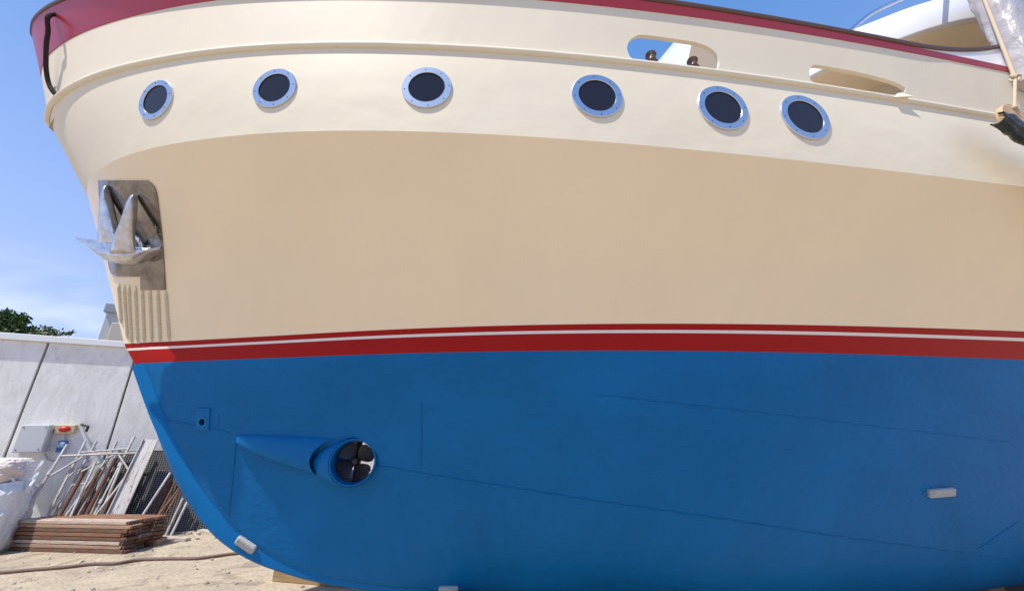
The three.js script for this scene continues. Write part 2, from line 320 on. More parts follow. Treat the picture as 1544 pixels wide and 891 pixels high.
// decks, transom, keel bar
{
  const shapeG = (f, y, th, n = 60) => { // plan between +-b(u)
    const L = [], Rr = []; for (let i = 0; i <= n; i++) { const u = lerp(-1.45, UEND - 0.02, i / n); L.push([u, f(u)]); Rr.push([u, -f(u)]); }
    const pos = [], idx = []; for (let i = 0; i <= n; i++) { const u = L[i][0], yy = y(u); pos.push(u, yy, L[i][1], u, yy, -L[i][1], u, yy - th, L[i][1], u, yy - th, -L[i][1]); }
    for (let i = 0; i < n; i++) { const a = i * 4, c = a + 4; idx.push(a, c, a + 1, a + 1, c, c + 1, a + 2, a + 3, c + 2, a + 3, c + 3, c + 2, a, a + 2, c, a + 2, c + 2, c, a + 1, c + 1, a + 3, a + 3, c + 1, c + 3); }
    const g = new THREE.BufferGeometry(); g.setAttribute('position', new THREE.Float32BufferAttribute(pos, 3)); g.setIndex(idx); return toCreasedNormals(g, 0.5);
  };
  mesh('deck', shapeG(u => Math.max(0.01, LV.rr.b(u) - 0.02), u => sheer(u) - 0.06, 0.04), M.deck, yacht);
  const sec = [...lower.map(r => r[NS]), ...upper.slice(1).map(r => r[NS]), R0.rb[NS], R0.rc[NS]];
  const sh = new THREE.Shape([...sec.map(p => new THREE.Vector2(p.z, p.y)), ...sec.slice().reverse().map(p => new THREE.Vector2(-p.z, p.y))]);
  mesh('transom', new THREE.ExtrudeGeometry(sh, { depth: 0.04, bevelEnabled: false }).rotateY(Math.PI / 2).translate(UEND - 0.005, 0, 0), M.creamLit, yacht);
  // keel bar along the forefoot and keel
  const pts = []; for (let i = 0; i <= 120; i++) { const u = 0.02 + (UEND - 0.1) * Math.pow(i / 120, 1.7); pts.push([u, yk(u)]); }
  const pos = [], idx = []; const m = 6;
  pts.forEach(([u, y], i) => {
    const e = 0.01, tx = 1, ty = (yk(u + e) - yk(u - e)) / (2 * e), l = Math.hypot(tx, ty), nx = ty / l, ny = -1 / l;     // points out and down
    const d = 0.17 * smooth(0.15, 1.25, u), w = 0.052, out = 0.004 + 0.02 * smooth(0.3, 1.2, u);
    const q = (k, z) => pos.push(u + nx * k, y + ny * k, z);
    q(-d - 0.1, w * 1.25); q(-d, w * 1.25 + 0.012); q(out - 0.02, w); q(out, w - 0.022); q(out, 0); q(-d - 0.1, 0);
  });
  const full = [];
  for (const sg of [1, -1]) {
    const g = new THREE.BufferGeometry(); g.setAttribute('position', new THREE.Float32BufferAttribute(pos.map((v, k) => k % 3 === 2 ? v * sg : v), 3));
    const id = []; for (let i = 0; i < pts.length - 1; i++) for (let k = 0; k < m - 1; k++) { const a = i * m + k, b = a + 1, c = a + m, d = b + m; if (sg > 0) id.push(a, b, d, a, d, c); else id.push(a, d, b, a, c, d); }
    g.setIndex(id); full.push(toCreasedNormals(g, 0.6));
  }
  mesh('keel_bar', merge(full), M.blue, yacht);
}
// ------------------------------------------------------------------ fittings on the hull (children of the yacht)
const frameAt = (x, y, off = 0) => {                                       // group placed on the hull, z out, y up the plating
  const h = hit(x, y), z = h.n, xx = V(0, 1, 0).cross(z).normalize(), yy = z.clone().cross(xx);
  const m = new THREE.Matrix4().makeBasis(xx, yy, z).setPosition(h.p.addScaledVector(z, off)); return m;
};
const place = (o, m) => { m.decompose(o.position, o.quaternion, o.scale); return o; };
{
  const prof = [[0.160, -0.03], [0.160, 0.007], [0.163, 0.0105], [0.216, 0.0105], [0.2205, 0.006], [0.2205, -0.03]].map(p => new THREE.Vector2(...p));
  const ringG = toCreasedNormals(new THREE.LatheGeometry(prof, 72).rotateX(Math.PI / 2), 0.6);
  const rimG = new THREE.TorusGeometry(0.159, 0.004, 8, 64).translate(0, 0, 0.004);
  const glassG = new THREE.CircleGeometry(0.161, 64).translate(0, 0, 0.002);
  const boltG = new THREE.CylinderGeometry(0.0055, 0.0065, 0.006, 8).rotateX(Math.PI / 2);
  for (const [x, y, q] of [[235, 151, 0.87], [414, 133.5, 0.87], [643.5, 132.5, 0.93], [900.5, 145, 1], [1090, 163, 1.06], [1214, 177, 1.1]]) {
    const g = group('porthole', yacht); place(g, frameAt(x, y, 0.003)); g.scale.set(q, q, 1);
    mesh('ring', ringG, M.alu, g); mesh('glass', glassG, M.glass, g); mesh('gasket', rimG, M.dark, g);
    for (let k = 0; k < 8; k++) { const a = k * Math.PI / 4 + 0.1; const b = mesh('bolt', boltG, M.bolt, g); b.position.set(0.194 * Math.cos(a), 0.194 * Math.sin(a), 0.0115); }
  }
}
// weld seams on the bottom plating
const seam = (pts, r = 0.006, m = M.blue) => {
  const out = []; for (let i = 0; i < pts.length - 1; i++) { const L = Math.hypot(pts[i + 1][0] - pts[i][0], pts[i + 1][1] - pts[i][1]), n = Math.max(2, Math.ceil(L / 12)); for (let k = 0; k < n; k++) { const t = k / n, h = hit(lerp(pts[i][0], pts[i + 1][0], t), lerp(pts[i][1], pts[i + 1][1], t) + 0.5 * Math.sin(out.length * 1.7)); if (h) out.push(h.p.addScaledVector(h.n, 0.0008)); } }
  return mesh('weld_seam', tube(out, r * 0.68, out.length * 3, 6), m, yacht);
};
seam([[224, 628], [270, 637], [330, 649], [357, 656]], 0.007);
seam([[566, 701], [640, 714], [760, 733], [900, 755], [1090, 782], [1260, 808], [1460, 834], [1536, 845]], 0.007);
seam([[635, 606], [636, 660], [634, 712]], 0.007);
seam([[356, 660], [350, 725], [343, 788]], 0.008);
seam([[329, 625], [329.5, 650]], 0.005);
seam([[900, 595], [1040, 610], [1200, 628], [1380, 650], [1536, 668]], 0.0035);
seam([[1536, 786], [1490, 818], [1466, 833]], 0.0055);
// doubler plate with a skin fitting
{
  const m4 = frameAt(305.5, 632, 0), g = group('doubler_plate', yacht); place(g, m4);
  const sh = new THREE.Shape([[-0.0675, -0.1], [0.0675, -0.1], [0.0675, 0.1], [-0.0675, 0.1]].map(p => new THREE.Vector2(...p))); sh.holes.push(new THREE.Path().absarc(0, -0.025, 0.036, 0, Math.PI * 2, true));
  mesh('plate', new THREE.ExtrudeGeometry(sh, { depth: 0.014, bevelEnabled: true, bevelSize: 0.003, bevelThickness: 0.003, bevelSegments: 2, curveSegments: 28 }).translate(0, 0, -0.006), M.blue, g);
  mesh('skin_fitting', new THREE.TorusGeometry(0.040, 0.010, 10, 32), M.blueWeld, g).position.set(0, -0.025, 0.010);
  const cup = [[0.0365, 0.008], [0.036, -0.11], [0, -0.11]].map(p => new THREE.Vector2(...p));                 // an open socket let into the plating
  mesh('bore', toCreasedNormals(new THREE.LatheGeometry(cup, 28).rotateX(Math.PI / 2).translate(0, -0.025, 0), 0.6), M.blue, g);
  const ev = new Evaluator(); ev.useGroups = false; ev.attributes = ['position', 'normal', 'uv'];
  const hb = new Brush(hullBottom.geometry); hb.updateMatrixWorld();
  const cut = new Brush(new THREE.CylinderGeometry(0.0355, 0.0355, 0.2, 28).rotateX(Math.PI / 2).translate(0, -0.025, 0).applyMatrix4(m4)); cut.updateMatrixWorld();
  hullBottom.geometry = ev.evaluate(hb, cut, HOLLOW_SUBTRACTION).geometry;
}
// zinc anodes
const zinc = mat([0.52, 0.53, 0.53], 0.75, { map: tex(128, 128, (u, v) => { const n = 0.78 + 0.30 * tn(u, v, 6, 3, 5); return [n, n, n * 1.0].map(x => clamp(x)); }), bumpMap: tex(128, 128, (u, v) => 0.5 + 0.5 * tn(u, v, 10, 7, 4), false), bumpScale: 0.004, metalness: 0.15 });
const anode = (x, y, L, w, rot) => { const g = group('anode', yacht); place(g, frameAt(x, y, 0.012)); g.rotateZ(rot); mesh('zinc_block', rbox(L, w, 0.05, 0.022, 0, 0, 0, 4), zinc, g); mesh('strap', rbox(L + 0.1, 0.022, 0.008, 0.003, 0, 0, -0.008), M.blueWeld, g); };
anode(371.5, 820, 0.20, 0.085, -0.62); anode(1418, 742, 0.34, 0.085, 0.02); anode(676, 887, 0.19, 0.085, -0.1);

// bow thruster tunnel, propeller and forward fairing
{
  const hTop = at(531, 657), bT = hTop.z + 0.015;
  const c = onB(531.5, 697, bT), r = (onB(531, 663.5, bT).y - onB(531, 729.5, bT).y) / 2;
  const axis = g => g.rotateX(Math.PI / 2).translate(c.x, c.y, 0);
  const ev = new Evaluator(); ev.useGroups = false; ev.attributes = ['position', 'normal', 'uv'];
  const hb = new Brush(hullBottom.geometry); hb.updateMatrixWorld();
  const cut = new Brush(axis(new THREE.CylinderGeometry(r + 0.012, r + 0.012, 2 * bT + 0.4, 64))); cut.updateMatrixWorld();
  hullBottom.geometry = ev.evaluate(hb, cut, HOLLOW_SUBTRACTION).geometry;
  const g = group('bow_thruster', yacht);
  const lp = [[r, -bT], [r, bT - 0.01], [r + 0.006, bT], [r + 0.016, bT], [r + 0.022, bT - 0.008], [r + 0.022, -bT], [r, -bT]].map(p => new THREE.Vector2(...p));
  mesh('tunnel', toCreasedNormals(axis(new THREE.LatheGeometry(lp, 72)), 0.6), M.blue, g);
  const hubZ = bT - 0.19;
  const prof = [[0, 0.07], [0.02, 0.068], [0.035, 0.055], [0.042, 0.03], [0.042, -0.14], [0, -0.14]].map(p => new THREE.Vector2(...p));
  mesh('hub', new THREE.LatheGeometry(prof, 28).rotateX(Math.PI / 2).translate(c.x, c.y, hubZ), M.dark, g);
  const gear = [box(0.05, r * 1.9, 0.09, c.x, c.y, hubZ - 0.2)]; mesh('gear_leg', merge(gear), M.dark, g);
  for (let k = 0; k < 4; k++) {                                            // broad twisted blades
    const pos = [], idx = [], nr = 8, nc = 6, a0 = k * Math.PI / 2 + 0.62;
    for (const side of [0.005, -0.005]) for (let i = 0; i <= nr; i++) for (let j = 0; j <= nc; j++) {
      const rr = lerp(0.036, r * 0.93, i / nr), half = (0.42 + 0.30 * Math.sin(Math.PI * Math.pow(i / nr, 0.8) * 0.85)) * (i === nr ? 0.8 : 1);
      const q = (j / nc - 0.5) * 2, an = a0 + q * half, tw = 0.5 * (1 - 0.45 * i / nr);
      pos.push(c.x + rr * Math.cos(an), c.y + rr * Math.sin(an), hubZ + q * half * rr * tw + side);
    }
    const st = (nr + 1) * (nc + 1);
    for (let i = 0; i < nr; i++) for (let j = 0; j < nc; j++) { const a = i * (nc + 1) + j, b = a + 1, d = a + nc + 1, e = d + 1; idx.push(a, d, b, b, d, e, st + a, st + b, st + d, st + b, st + e, st + d); }
    for (let i = 0; i < nr; i++) for (const j of [0, nc]) { const a = i * (nc + 1) + j, d = a + nc + 1; idx.push(a, st + a, d, d, st + a, st + d); }
    for (let j = 0; j < nc; j++) { const a = nr * (nc + 1) + j; idx.push(a, st + a, a + 1, a + 1, st + a, st + a + 1); }
    const gg = new THREE.BufferGeometry(); gg.setAttribute('position', new THREE.Float32BufferAttribute(pos, 3)); gg.setIndex(idx);
    mesh('blade', toCreasedNormals(gg, 0.8), M.blade, g);
  }
  // fairing: half cone from a point on the plating, scooped out round the tunnel mouth
  const A = at(359, 661), yt = onB(531, 655, bT).y, yb = onB(524, 734, bT).y;
  const at0 = onB(357, 654, A.z).y, ab0 = onB(357, 669, A.z).y;
  const zin = at(531, 697).z - 0.005;
  const pos = [], idx = [], ns = 40, nk = 40, uE = c.x + 0.02;
  for (let i = 0; i <= ns; i++) {
    const t = i / ns, u = lerp(A.x - 0.01, uE, t), top = lerp(at0, yt, t), bot = lerp(ab0, yb, Math.pow(t, 0.78)), cy = (top + bot) / 2, ry = (top - bot) / 2;
    const cz = lerp(A.z - 0.02, zin, t), rz = lerp(0.045, bT + 0.006 - zin, t) + 0.03 * Math.sin(Math.PI * t);
    for (let k = 0; k < nk; k++) { const a = k / nk * 2 * Math.PI; const e = v => Math.sign(v) * Math.pow(Math.abs(v), 0.8), ca = e(Math.cos(a)), sa = e(Math.sin(a)); pos.push(u, cy + ry * sa, cz + rz * ca); }
  }
  for (let i = 0; i < ns; i++) for (let k = 0; k < nk; k++) { const a = i * nk + k, b = i * nk + (k + 1) % nk, d = a + nk, e = b + nk; idx.push(a, b, d, b, e, d); }
  const c0 = pos.length / 3; pos.push(A.x - 0.012, (at0 + ab0) / 2, A.z - 0.02, uE, (yt + yb) / 2, zin);
  for (let k = 0; k < nk; k++) { idx.push(c0, (k + 1) % nk, k); idx.push(c0 + 1, ns * nk + k, ns * nk + (k + 1) % nk); }
  let gg = new THREE.BufferGeometry(); gg.setAttribute('position', new THREE.Float32BufferAttribute(pos, 3)); gg.setIndex(idx); gg.computeVertexNormals();
  gg.setAttribute('uv', new THREE.Float32BufferAttribute(pos.filter((_, k) => k % 3 !== 2), 2));
  const fb = new Brush(gg); fb.updateMatrixWorld();
  const sc = new Brush(new THREE.CylinderGeometry(1, 1, 2, 64).rotateX(Math.PI / 2).scale(Math.abs(onB(461, 694, bT).x - c.x), (yt - yb) / 2 * 1.02, 1).translate(c.x + 0.012, (yt + yb) / 2 - 0.004, 1 + zin - 0.12)); sc.updateMatrixWorld();
  {
    const R = r + 0.024, xl = onB(459, 694, bT).x, sec = [], n = 64, zi = zin - 0.09;
    for (const [f, zz] of [[0, bT - 0.004], [0.12, bT - 0.02], [0.5, lerp(bT, zi, 0.42)], [1, zi]]) { const ring = []; for (let k = 0; k < n; k++) { const a = -k / n * 2 * Math.PI, ca = Math.cos(a), sa = Math.sin(a); const sx = ca < 0 ? lerp(R, c.x - xl, f) : R; ring.push(V(c.x + sx * ca, c.y + lerp(R, (yt - yb) / 2, f) * sa, zz)); } sec.push(ring); }
    const ps = sec.flat().flatMap(p => [p.x, p.y, p.z]), ix = []; for (let i = 0; i < sec.length - 1; i++) for (let k = 0; k < n; k++) { const a = i * n + k, b = i * n + (k + 1) % n; ix.push(a, b, a + n, b, b + n, a + n); }
    const bg = new THREE.BufferGeometry(); bg.setAttribute('position', new THREE.Float32BufferAttribute(ps, 3)); bg.setIndex(ix); bg.computeVertexNormals(); mesh('tunnel_boss', bg, M.blue, g);
  }
  mesh('fairing', ev.evaluate(fb, sc, SUBTRACTION).geometry, M.blue, g);
}

// anchor pocket plate and rubbing bars
const brushed = new THREE.MeshStandardMaterial({ color: rgb(0.34, 0.315, 0.30), metalness: 1, roughness: 0.16,
  map: tex(256, 256, (u, v) => { const n = 0.72 + 0.4 * tn(u, v, 5, 2, 5) + 0.12 * tn(u, v, 30, 5, 3); return [n, n * 0.98, n * 0.96].map(x => clamp(x)); }, true, 1.6, 1.6),
  roughnessMap: tex(256, 256, (u, v) => clamp(0.75 + 0.5 * tn(u, v, 7, 8, 5)), false, 1.6, 1.6), bumpMap: paintWave, bumpScale: 0.02 });
function patch(rows, nx, off0, off1) {                                     // rows: [y, xLeft, xRight] in photo pixels, draped on the plating
  const pos = [], idx = [], uv = [], ny = rows.length;
  for (const off of [off0, off1]) rows.forEach(([y, xl, xr]) => { for (let i = 0; i <= nx; i++) { const h = hit(lerp(xl, xr, i / nx), y); const p = h.p.addScaledVector(h.n, off); pos.push(p.x, p.y, p.z); uv.push(p.x, p.y); } });
  const st = ny * (nx + 1), q = (a, b, c, d) => idx.push(a, b, c, a, c, d);
  for (let j = 0; j < ny - 1; j++) for (let i = 0; i < nx; i++) { const a = j * (nx + 1) + i, d = a + nx + 1; q(a, d, d + 1, a + 1); q(st + a, st + a + 1, st + d + 1, st + d); }
  for (let j = 0; j < ny - 1; j++) { const a = j * (nx + 1), d = a + nx + 1, b = a + nx, e = d + nx; q(a, st + a, st + d, d); q(b, e, st + e, st + b); }
  for (let i = 0; i < nx; i++) { const a = i, b = (ny - 1) * (nx + 1) + i; q(a, a + 1, st + a + 1, st + a); q(b, st + b, st + b + 1, b + 1); }
  const g = new THREE.BufferGeometry(); g.setAttribute('position', new THREE.Float32BufferAttribute(pos, 3)); g.setAttribute('uv', new THREE.Float32BufferAttribute(uv, 2)); g.setIndex(idx); return toCreasedNormals(g, 0.6);
}
{
  const rows = []; const right = pchip([272, 276, 282, 292, 305, 360, 416, 438], [222, 228, 233.5, 236.5, 238.5, 245, 248.8, 250]), left = pchip([272, 300, 345, 395, 412, 417], [149, 151, 156, 164, 168, 176]);
  for (let y = 272; y <= 417; y += 5) rows.push([y, left(y), right(y)]);
  const ap = group('anchor_pocket', yacht);
  mesh('chafe_plate', patch(rows, 14, 0.012, -0.02), brushed, ap);
  const low = []; for (let y = 412; y <= 437; y += 5) low.push([y, 213, right(y)]);
  mesh('chafe_plate', patch(low, 6, 0.0145, -0.02), brushed, ap);
  const hp = frameAt(207, 372, 0.013);
  const lip = place(mesh('hawse_lip', new THREE.TorusGeometry(0.075, 0.018, 10, 36).scale(1, 1.3, 1), M.steel, ap), hp);
}
const worn = mat([0.74, 0.65, 0.49], 0.6, { map: tex(128, 256, (u, v) => { const n = 0.85 + 0.35 * tn(u, v, 8, 2, 5); const k = tn(u, v, 14, 9, 4) > 0.25 ? 0.45 : 1; return [n * k, n * k, n * k * 0.97].map(x => clamp(x)); }, true, 4, 4) });
for (const [x0, y0, x1, y1] of [[312, 545, 322, 700], [333, 548, 346, 760], [352, 550, 362, 778], [377, 555, 387, 780], [405, 560, 412, 776], [435, 568, 442, 774], [467, 572, 475, 772], [498, 575, 511, 768]]) {
  const pts = []; for (let k = 0; k <= 10; k++) { const h = hit(60 + lerp(x0, x1, k / 10) / 2.62, 220 + lerp(y0, y1, k / 10) / 2.62); if (h) pts.push(h.p.addScaledVector(h.n, k === 0 || k === 10 ? -0.010 : 0.003)); }
  mesh('rubbing_bar', tube(pts, 0.0165, 40, 10), worn, yacht);
}
// small horn below the after opening, fairlead rollers
{
  const a = at(1347, 147), n = hit(1347, 147).n;
  const p = (x, y, o) => onB(x, y, a.z + o);
  const v = [p(1343, 148, -0.02), p(1356, 139, -0.02), p(1379, 145, 0.075), p(1357, 152, 0.0), p(1352, 146, 0.045), p(1366, 141, 0.05)];
  const g = new THREE.BufferGeometry(); const f = [[0, 4, 1], [1, 4, 5], [4, 2, 5], [0, 3, 4], [4, 3, 2], [1, 5, 3], [5, 2, 3], [0, 1, 3]];
  g.setAttribute('position', new THREE.Float32BufferAttribute(f.flat().flatMap(k => v[k].toArray()), 3)); g.computeVertexNormals();
  mesh('fairlead_horn', g, M.creamLit, yacht);
  const prof = [[0, 0.085], [0.03, 0.085], [0.046, 0.075], [0.05, 0.06], [0.04, 0.045], [0.036, 0.0], [0.05, -0.03], [0, -0.03]].map(q => new THREE.Vector2(...q));
  for (const [x, y] of [[983, 91], [1046, 100]]) { const q = onB(x, y, at(x, y + 14).z - 0.05); mesh('fairlead_roller', new THREE.LatheGeometry(prof, 24).translate(q.x, q.y, q.z), M.cap, yacht); }
}
{ // oval fairlead by the stem, where the bow rope comes out
  const g = group('bow_fairlead', yacht); place(g, frameAt(84, 142, 0.002));
  mesh('lip', new THREE.TorusGeometry(0.06, 0.012, 10, 36).scale(0.8, 1.2, 1), M.creamLit, g);
}
// superstructure
{
  const half = [[7.85, 0], [7.9, 0.6], [8.05, 1.1], [8.35, 1.7], [8.84, 2.22], [9.14, 2.48], [9.5, 2.68], [10.1, 2.8], [12, 2.82], [15, 2.55]];
  const pl = new THREE.SplineCurve(half.map(p => new THREE.Vector2(...p))).getPoints(50);
  const sh = new THREE.Shape([...pl, ...pl.slice(1).reverse().map(p => new THREE.Vector2(p.x, -p.y))]);
  const slab = (s, y0, y1, bev) => new THREE.ExtrudeGeometry(s, { depth: y1 - y0 - 2 * bev, bevelEnabled: true, bevelThickness: bev, bevelSize: bev, bevelSegments: 3, bevelOffset: -bev, steps: 1 }).rotateX(Math.PI / 2).translate(0, y1 - bev, 0);
  mesh('boat_deck', toCreasedNormals(slab(sh, 6.8, 7.27, 0.03), 0.5), M.white, yacht);
  const ceil = slab(new THREE.Shape([...pl.map(p => new THREE.Vector2(p.x + 0.06, Math.max(0, p.y - 0.05))), ...pl.slice(1).reverse().map(p => new THREE.Vector2(p.x + 0.06, -Math.max(0, p.y - 0.05)))]), 6.785, 6.81, 0.004);
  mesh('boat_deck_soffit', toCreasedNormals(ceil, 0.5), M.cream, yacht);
  const wl = new THREE.SplineCurve([[9.0, 0], [9.05, 0.9], [9.25, 1.4], [9.6, 1.72], [10.2, 1.8], [15, 1.75]].map(p => new THREE.Vector2(...p))).getPoints(40);
  mesh('deckhouse', toCreasedNormals(slab(new THREE.Shape([...wl, ...wl.slice(1).reverse().map(p => new THREE.Vector2(p.x, -p.y))]), 4.7, 6.79, 0.01), 0.5), M.creamLit, yacht);
  // flared wheelhouse front standing on the foredeck trunk
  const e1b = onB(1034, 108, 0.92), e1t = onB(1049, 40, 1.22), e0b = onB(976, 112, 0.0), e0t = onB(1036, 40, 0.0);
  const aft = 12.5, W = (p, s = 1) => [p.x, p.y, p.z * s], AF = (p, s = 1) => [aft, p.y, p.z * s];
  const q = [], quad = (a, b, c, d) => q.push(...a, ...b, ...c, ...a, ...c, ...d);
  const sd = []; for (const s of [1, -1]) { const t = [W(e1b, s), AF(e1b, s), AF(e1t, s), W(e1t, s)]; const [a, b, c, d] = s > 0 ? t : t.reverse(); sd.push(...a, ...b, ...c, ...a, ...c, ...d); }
  const sg_ = new THREE.BufferGeometry(); sg_.setAttribute('position', new THREE.Float32BufferAttribute(sd, 3)); sg_.computeVertexNormals(); mesh('flybridge_side', sg_, M.cream, yacht);  // side of the white coaming in cream, its shade put into the colour
  for (const s of [1, -1]) { const o = (a, b, c, d) => s > 0 ? quad(a, b, c, d) : quad(d, c, b, a); o(W(e0b, s), W(e1b, s), W(e1t, s), W(e0t, s)); o(W(e0t, s), W(e1t, s), AF(e1t, s), AF(e0t, s)); o(AF(e0b, s), AF(e1b, s), W(e1b, s), W(e0b, s)); o(AF(e0t, s), AF(e1t, s), AF(e1b, s), AF(e0b, s)); }
  const wg = new THREE.BufferGeometry(); wg.setAttribute('position', new THREE.Float32BufferAttribute(q, 3)); wg.computeVertexNormals(); mesh('flybridge_coaming', wg, M.white, yacht);
  mesh('foredeck_trunk', rbox(5.4, e1b.y - 4.6, 1.3, 0.08, 7.3 + 2.7, (e1b.y + 4.6) / 2, 0), M.white, yacht);
  // stainless handrail rising from the bulwark
  const hr = [[1272, 58], [1284, 45], [1298, 33], [1312, 22], [1335, 10], [1362, -2], [1385, -11]].map(([x, y], i) => onB(x, y, 2.62 + 0.006 * i)); hr.push(onB(1420, -26, 2.66), onB(1480, -44, 2.66), V(10.5, 7.9, 2.6), V(10.7, 7.6, 2.6), V(10.72, 7.27, 2.6));
  const rail = group('handrail', yacht); mesh('top_tube', tube([V(hr[0].x - 0.03, hr[0].y - 0.5, hr[0].z), ...hr], 0.021, 80, 12), M.steel, rail);
  const end = hr[hr.length - 1]; mesh('base_flange', new THREE.CylinderGeometry(0.05, 0.05, 0.02, 20).translate(end.x, 7.275, end.z), M.steel, rail);
}
// ------------------------------------------------------------------ anchor (hangs in the pocket, its own thing)
const zincSteel = new THREE.MeshStandardMaterial({ color: rgb(0.74, 0.75, 0.77), metalness: 0.95, roughness: 0.27, map: tex(128, 128, (u, v) => { const n = 0.85 + 0.25 * tn(u, v, 5, 6, 5); return [n, n, n].map(x => clamp(x)); }, true, 3, 3), bumpMap: tex(128, 128, (u, v) => 0.5 + 0.5 * tn(u, v, 6, 4, 4), false, 4, 4), bumpScale: 0.0012 });
function loft(sections, closed = true) {                                   // sections: arrays of equal length of points
  const m = sections[0].length, pos = sections.flat().flatMap(p => [p.x, p.y, p.z]), idx = [];
  for (let i = 0; i < sections.length - 1; i++) for (let k = 0; k < m; k++) { const a = i * m + k, b = i * m + (k + 1) % m, c = a + m, d = b + m; idx.push(a, b, c, b, d, c); }
  const n = sections.length; for (let k = 1; k < m - 1; k++) { idx.push(0, k + 1, k); idx.push((n - 1) * m, (n - 1) * m + k, (n - 1) * m + k + 1); }
  const g = new THREE.BufferGeometry(); g.setAttribute('position', new THREE.Float32BufferAttribute(pos, 3));
  g.setAttribute('uv', new THREE.Float32BufferAttribute(sections.flat().flatMap(p => [p.x, p.y]), 2)); g.setIndex(idx); return g;
}
{
  const base = yacht.localToWorld(onB(185, 385, 0.5));
  const anchor = thing('bow_anchor', 'galvanised stockless anchor hoisted against the steel bow plate', 'anchor', base.toArray(), YAW);
  anchor.updateMatrixWorld();
  const L = (x, y, b) => onB(x, y, b).sub(onB(185, 385, 0.5));
  const blade = (rows, nm) => {                                            // rows: px left, px right, y, b, depth
    const s = rows.map(([xl, xr, y, b, d]) => { const l = L(xl, y, b), r = L(xr, y, b), mc = l.clone().lerp(r, 0.5), hx = r.clone().sub(l).multiplyScalar(0.5), o = []; for (let k = 0; k < 14; k++) { const an = Math.PI - k / 14 * 2 * Math.PI, ca = Math.cos(an), sa = Math.sin(an); o.push(mc.clone().addScaledVector(hx, Math.sign(ca) * Math.pow(Math.abs(ca), 0.85)).add(V(0, 0, sa > 0 ? d * 1.25 * Math.pow(sa, 1.5) : d * 0.7 * sa))); } return o; });
    mesh(nm, toCreasedNormals(loft(s), 0.75), zincSteel, anchor);
  };
  blade([[146, 182, 371, 0.56, 0.06], [147, 181, 350, 0.59, 0.065], [148.5, 175, 328, 0.62, 0.062], [151.5, 169, 304, 0.66, 0.055], [154.5, 166, 291, 0.68, 0.045], [157, 164.5, 284, 0.69, 0.03], [159, 163, 280.5, 0.69, 0.012]], 'fluke');
  blade([[164, 203, 382, 0.70, 0.06], [170, 202, 362, 0.74, 0.065], [179, 203, 345, 0.77, 0.062], [184.5, 205, 328, 0.81, 0.055], [189, 206, 312, 0.84, 0.048], [194, 206, 301, 0.86, 0.036], [198, 205, 295, 0.87, 0.016]], 'fluke');
  const crown = [[115, 360, 0.52, 0.010, 0.012], [128, 364, 0.52, 0.022, 0.03], [143, 371, 0.54, 0.055, 0.07], [160, 380, 0.56, 0.075, 0.10], [185, 385, 0.60, 0.075, 0.11], [207, 386, 0.61, 0.055, 0.10], [226, 381, 0.62, 0.022, 0.07], [243, 375, 0.63, 0.010, 0.03]].map(([x, y, b, h, d]) => {
    const c = L(x, y, b), s = []; for (let k = 0; k < 12; k++) { const a = k / 12 * 2 * Math.PI, e = v => Math.sign(v) * Math.pow(Math.abs(v), 0.6); s.push(V(c.x, c.y + h * e(Math.sin(a)), c.z + d * e(Math.cos(a)))); } return s; });
  mesh('crown', toCreasedNormals(loft(crown), 0.7), zincSteel, anchor);
  const hw = at(207, 372).sub(onB(185, 385, 0.5));
  mesh('shank', rod(L(192, 380, 0.55), hw.add(V(0.03, 0.02, -0.05)), 0.032, 14), zincSteel, anchor);
  mesh('pivot_pin', rod(L(200, 374, 0.58), L(214, 374, 0.55), 0.018, 10), M.steel, anchor);
}
// ------------------------------------------------------------------ rope over the bow rail
{
  const cordM = mat([0.022, 0.012, 0.014], 0.85);
  const w = p => yacht.localToWorld(p.clone());
  const cap = onB(100, 12, 0.66);
  const path = [onB(112, 11, 0.62).add(V(0.1, 0, -0.12)), onB(106, 9, 0.72), onB(98, 9, 0.70), onB(90, 18, 0.64), at(86.5, 34, 0.075), at(84, 52, 0.06), at(83, 68, 0.065), at(81, 90, 0.06), at(80.5, 110, 0.055), at(82, 128, 0.045), at(86, 141, 0.03), at(89, 147, 0.0)].map(w);
  const c = new THREE.CatmullRomCurve3(path, false, 'centripetal'), n = 260, fr = c.computeFrenetFrames(n, false), strands = [];
  for (let s = 0; s < 3; s++) { const p = []; for (let i = 0; i <= n; i++) { const a = i * 0.75 + s * 2.094; const q = c.getPointAt(i / n); q.addScaledVector(fr.normals[i], 0.011 * Math.cos(a)).addScaledVector(fr.binormals[i], 0.011 * Math.sin(a)); p.push(q); } strands.push(new THREE.TubeGeometry(new THREE.CatmullRomCurve3(p), n * 3, 0.0105, 6)); }
  const base = path[path.length - 1], g = merge(strands).translate(-base.x, -base.y, -base.z);
  const m = mesh('mooring_rope', g, cordM); m.position.copy(base); tag(m, 'dark braided rope hanging over the bow rail', 'rope');
}
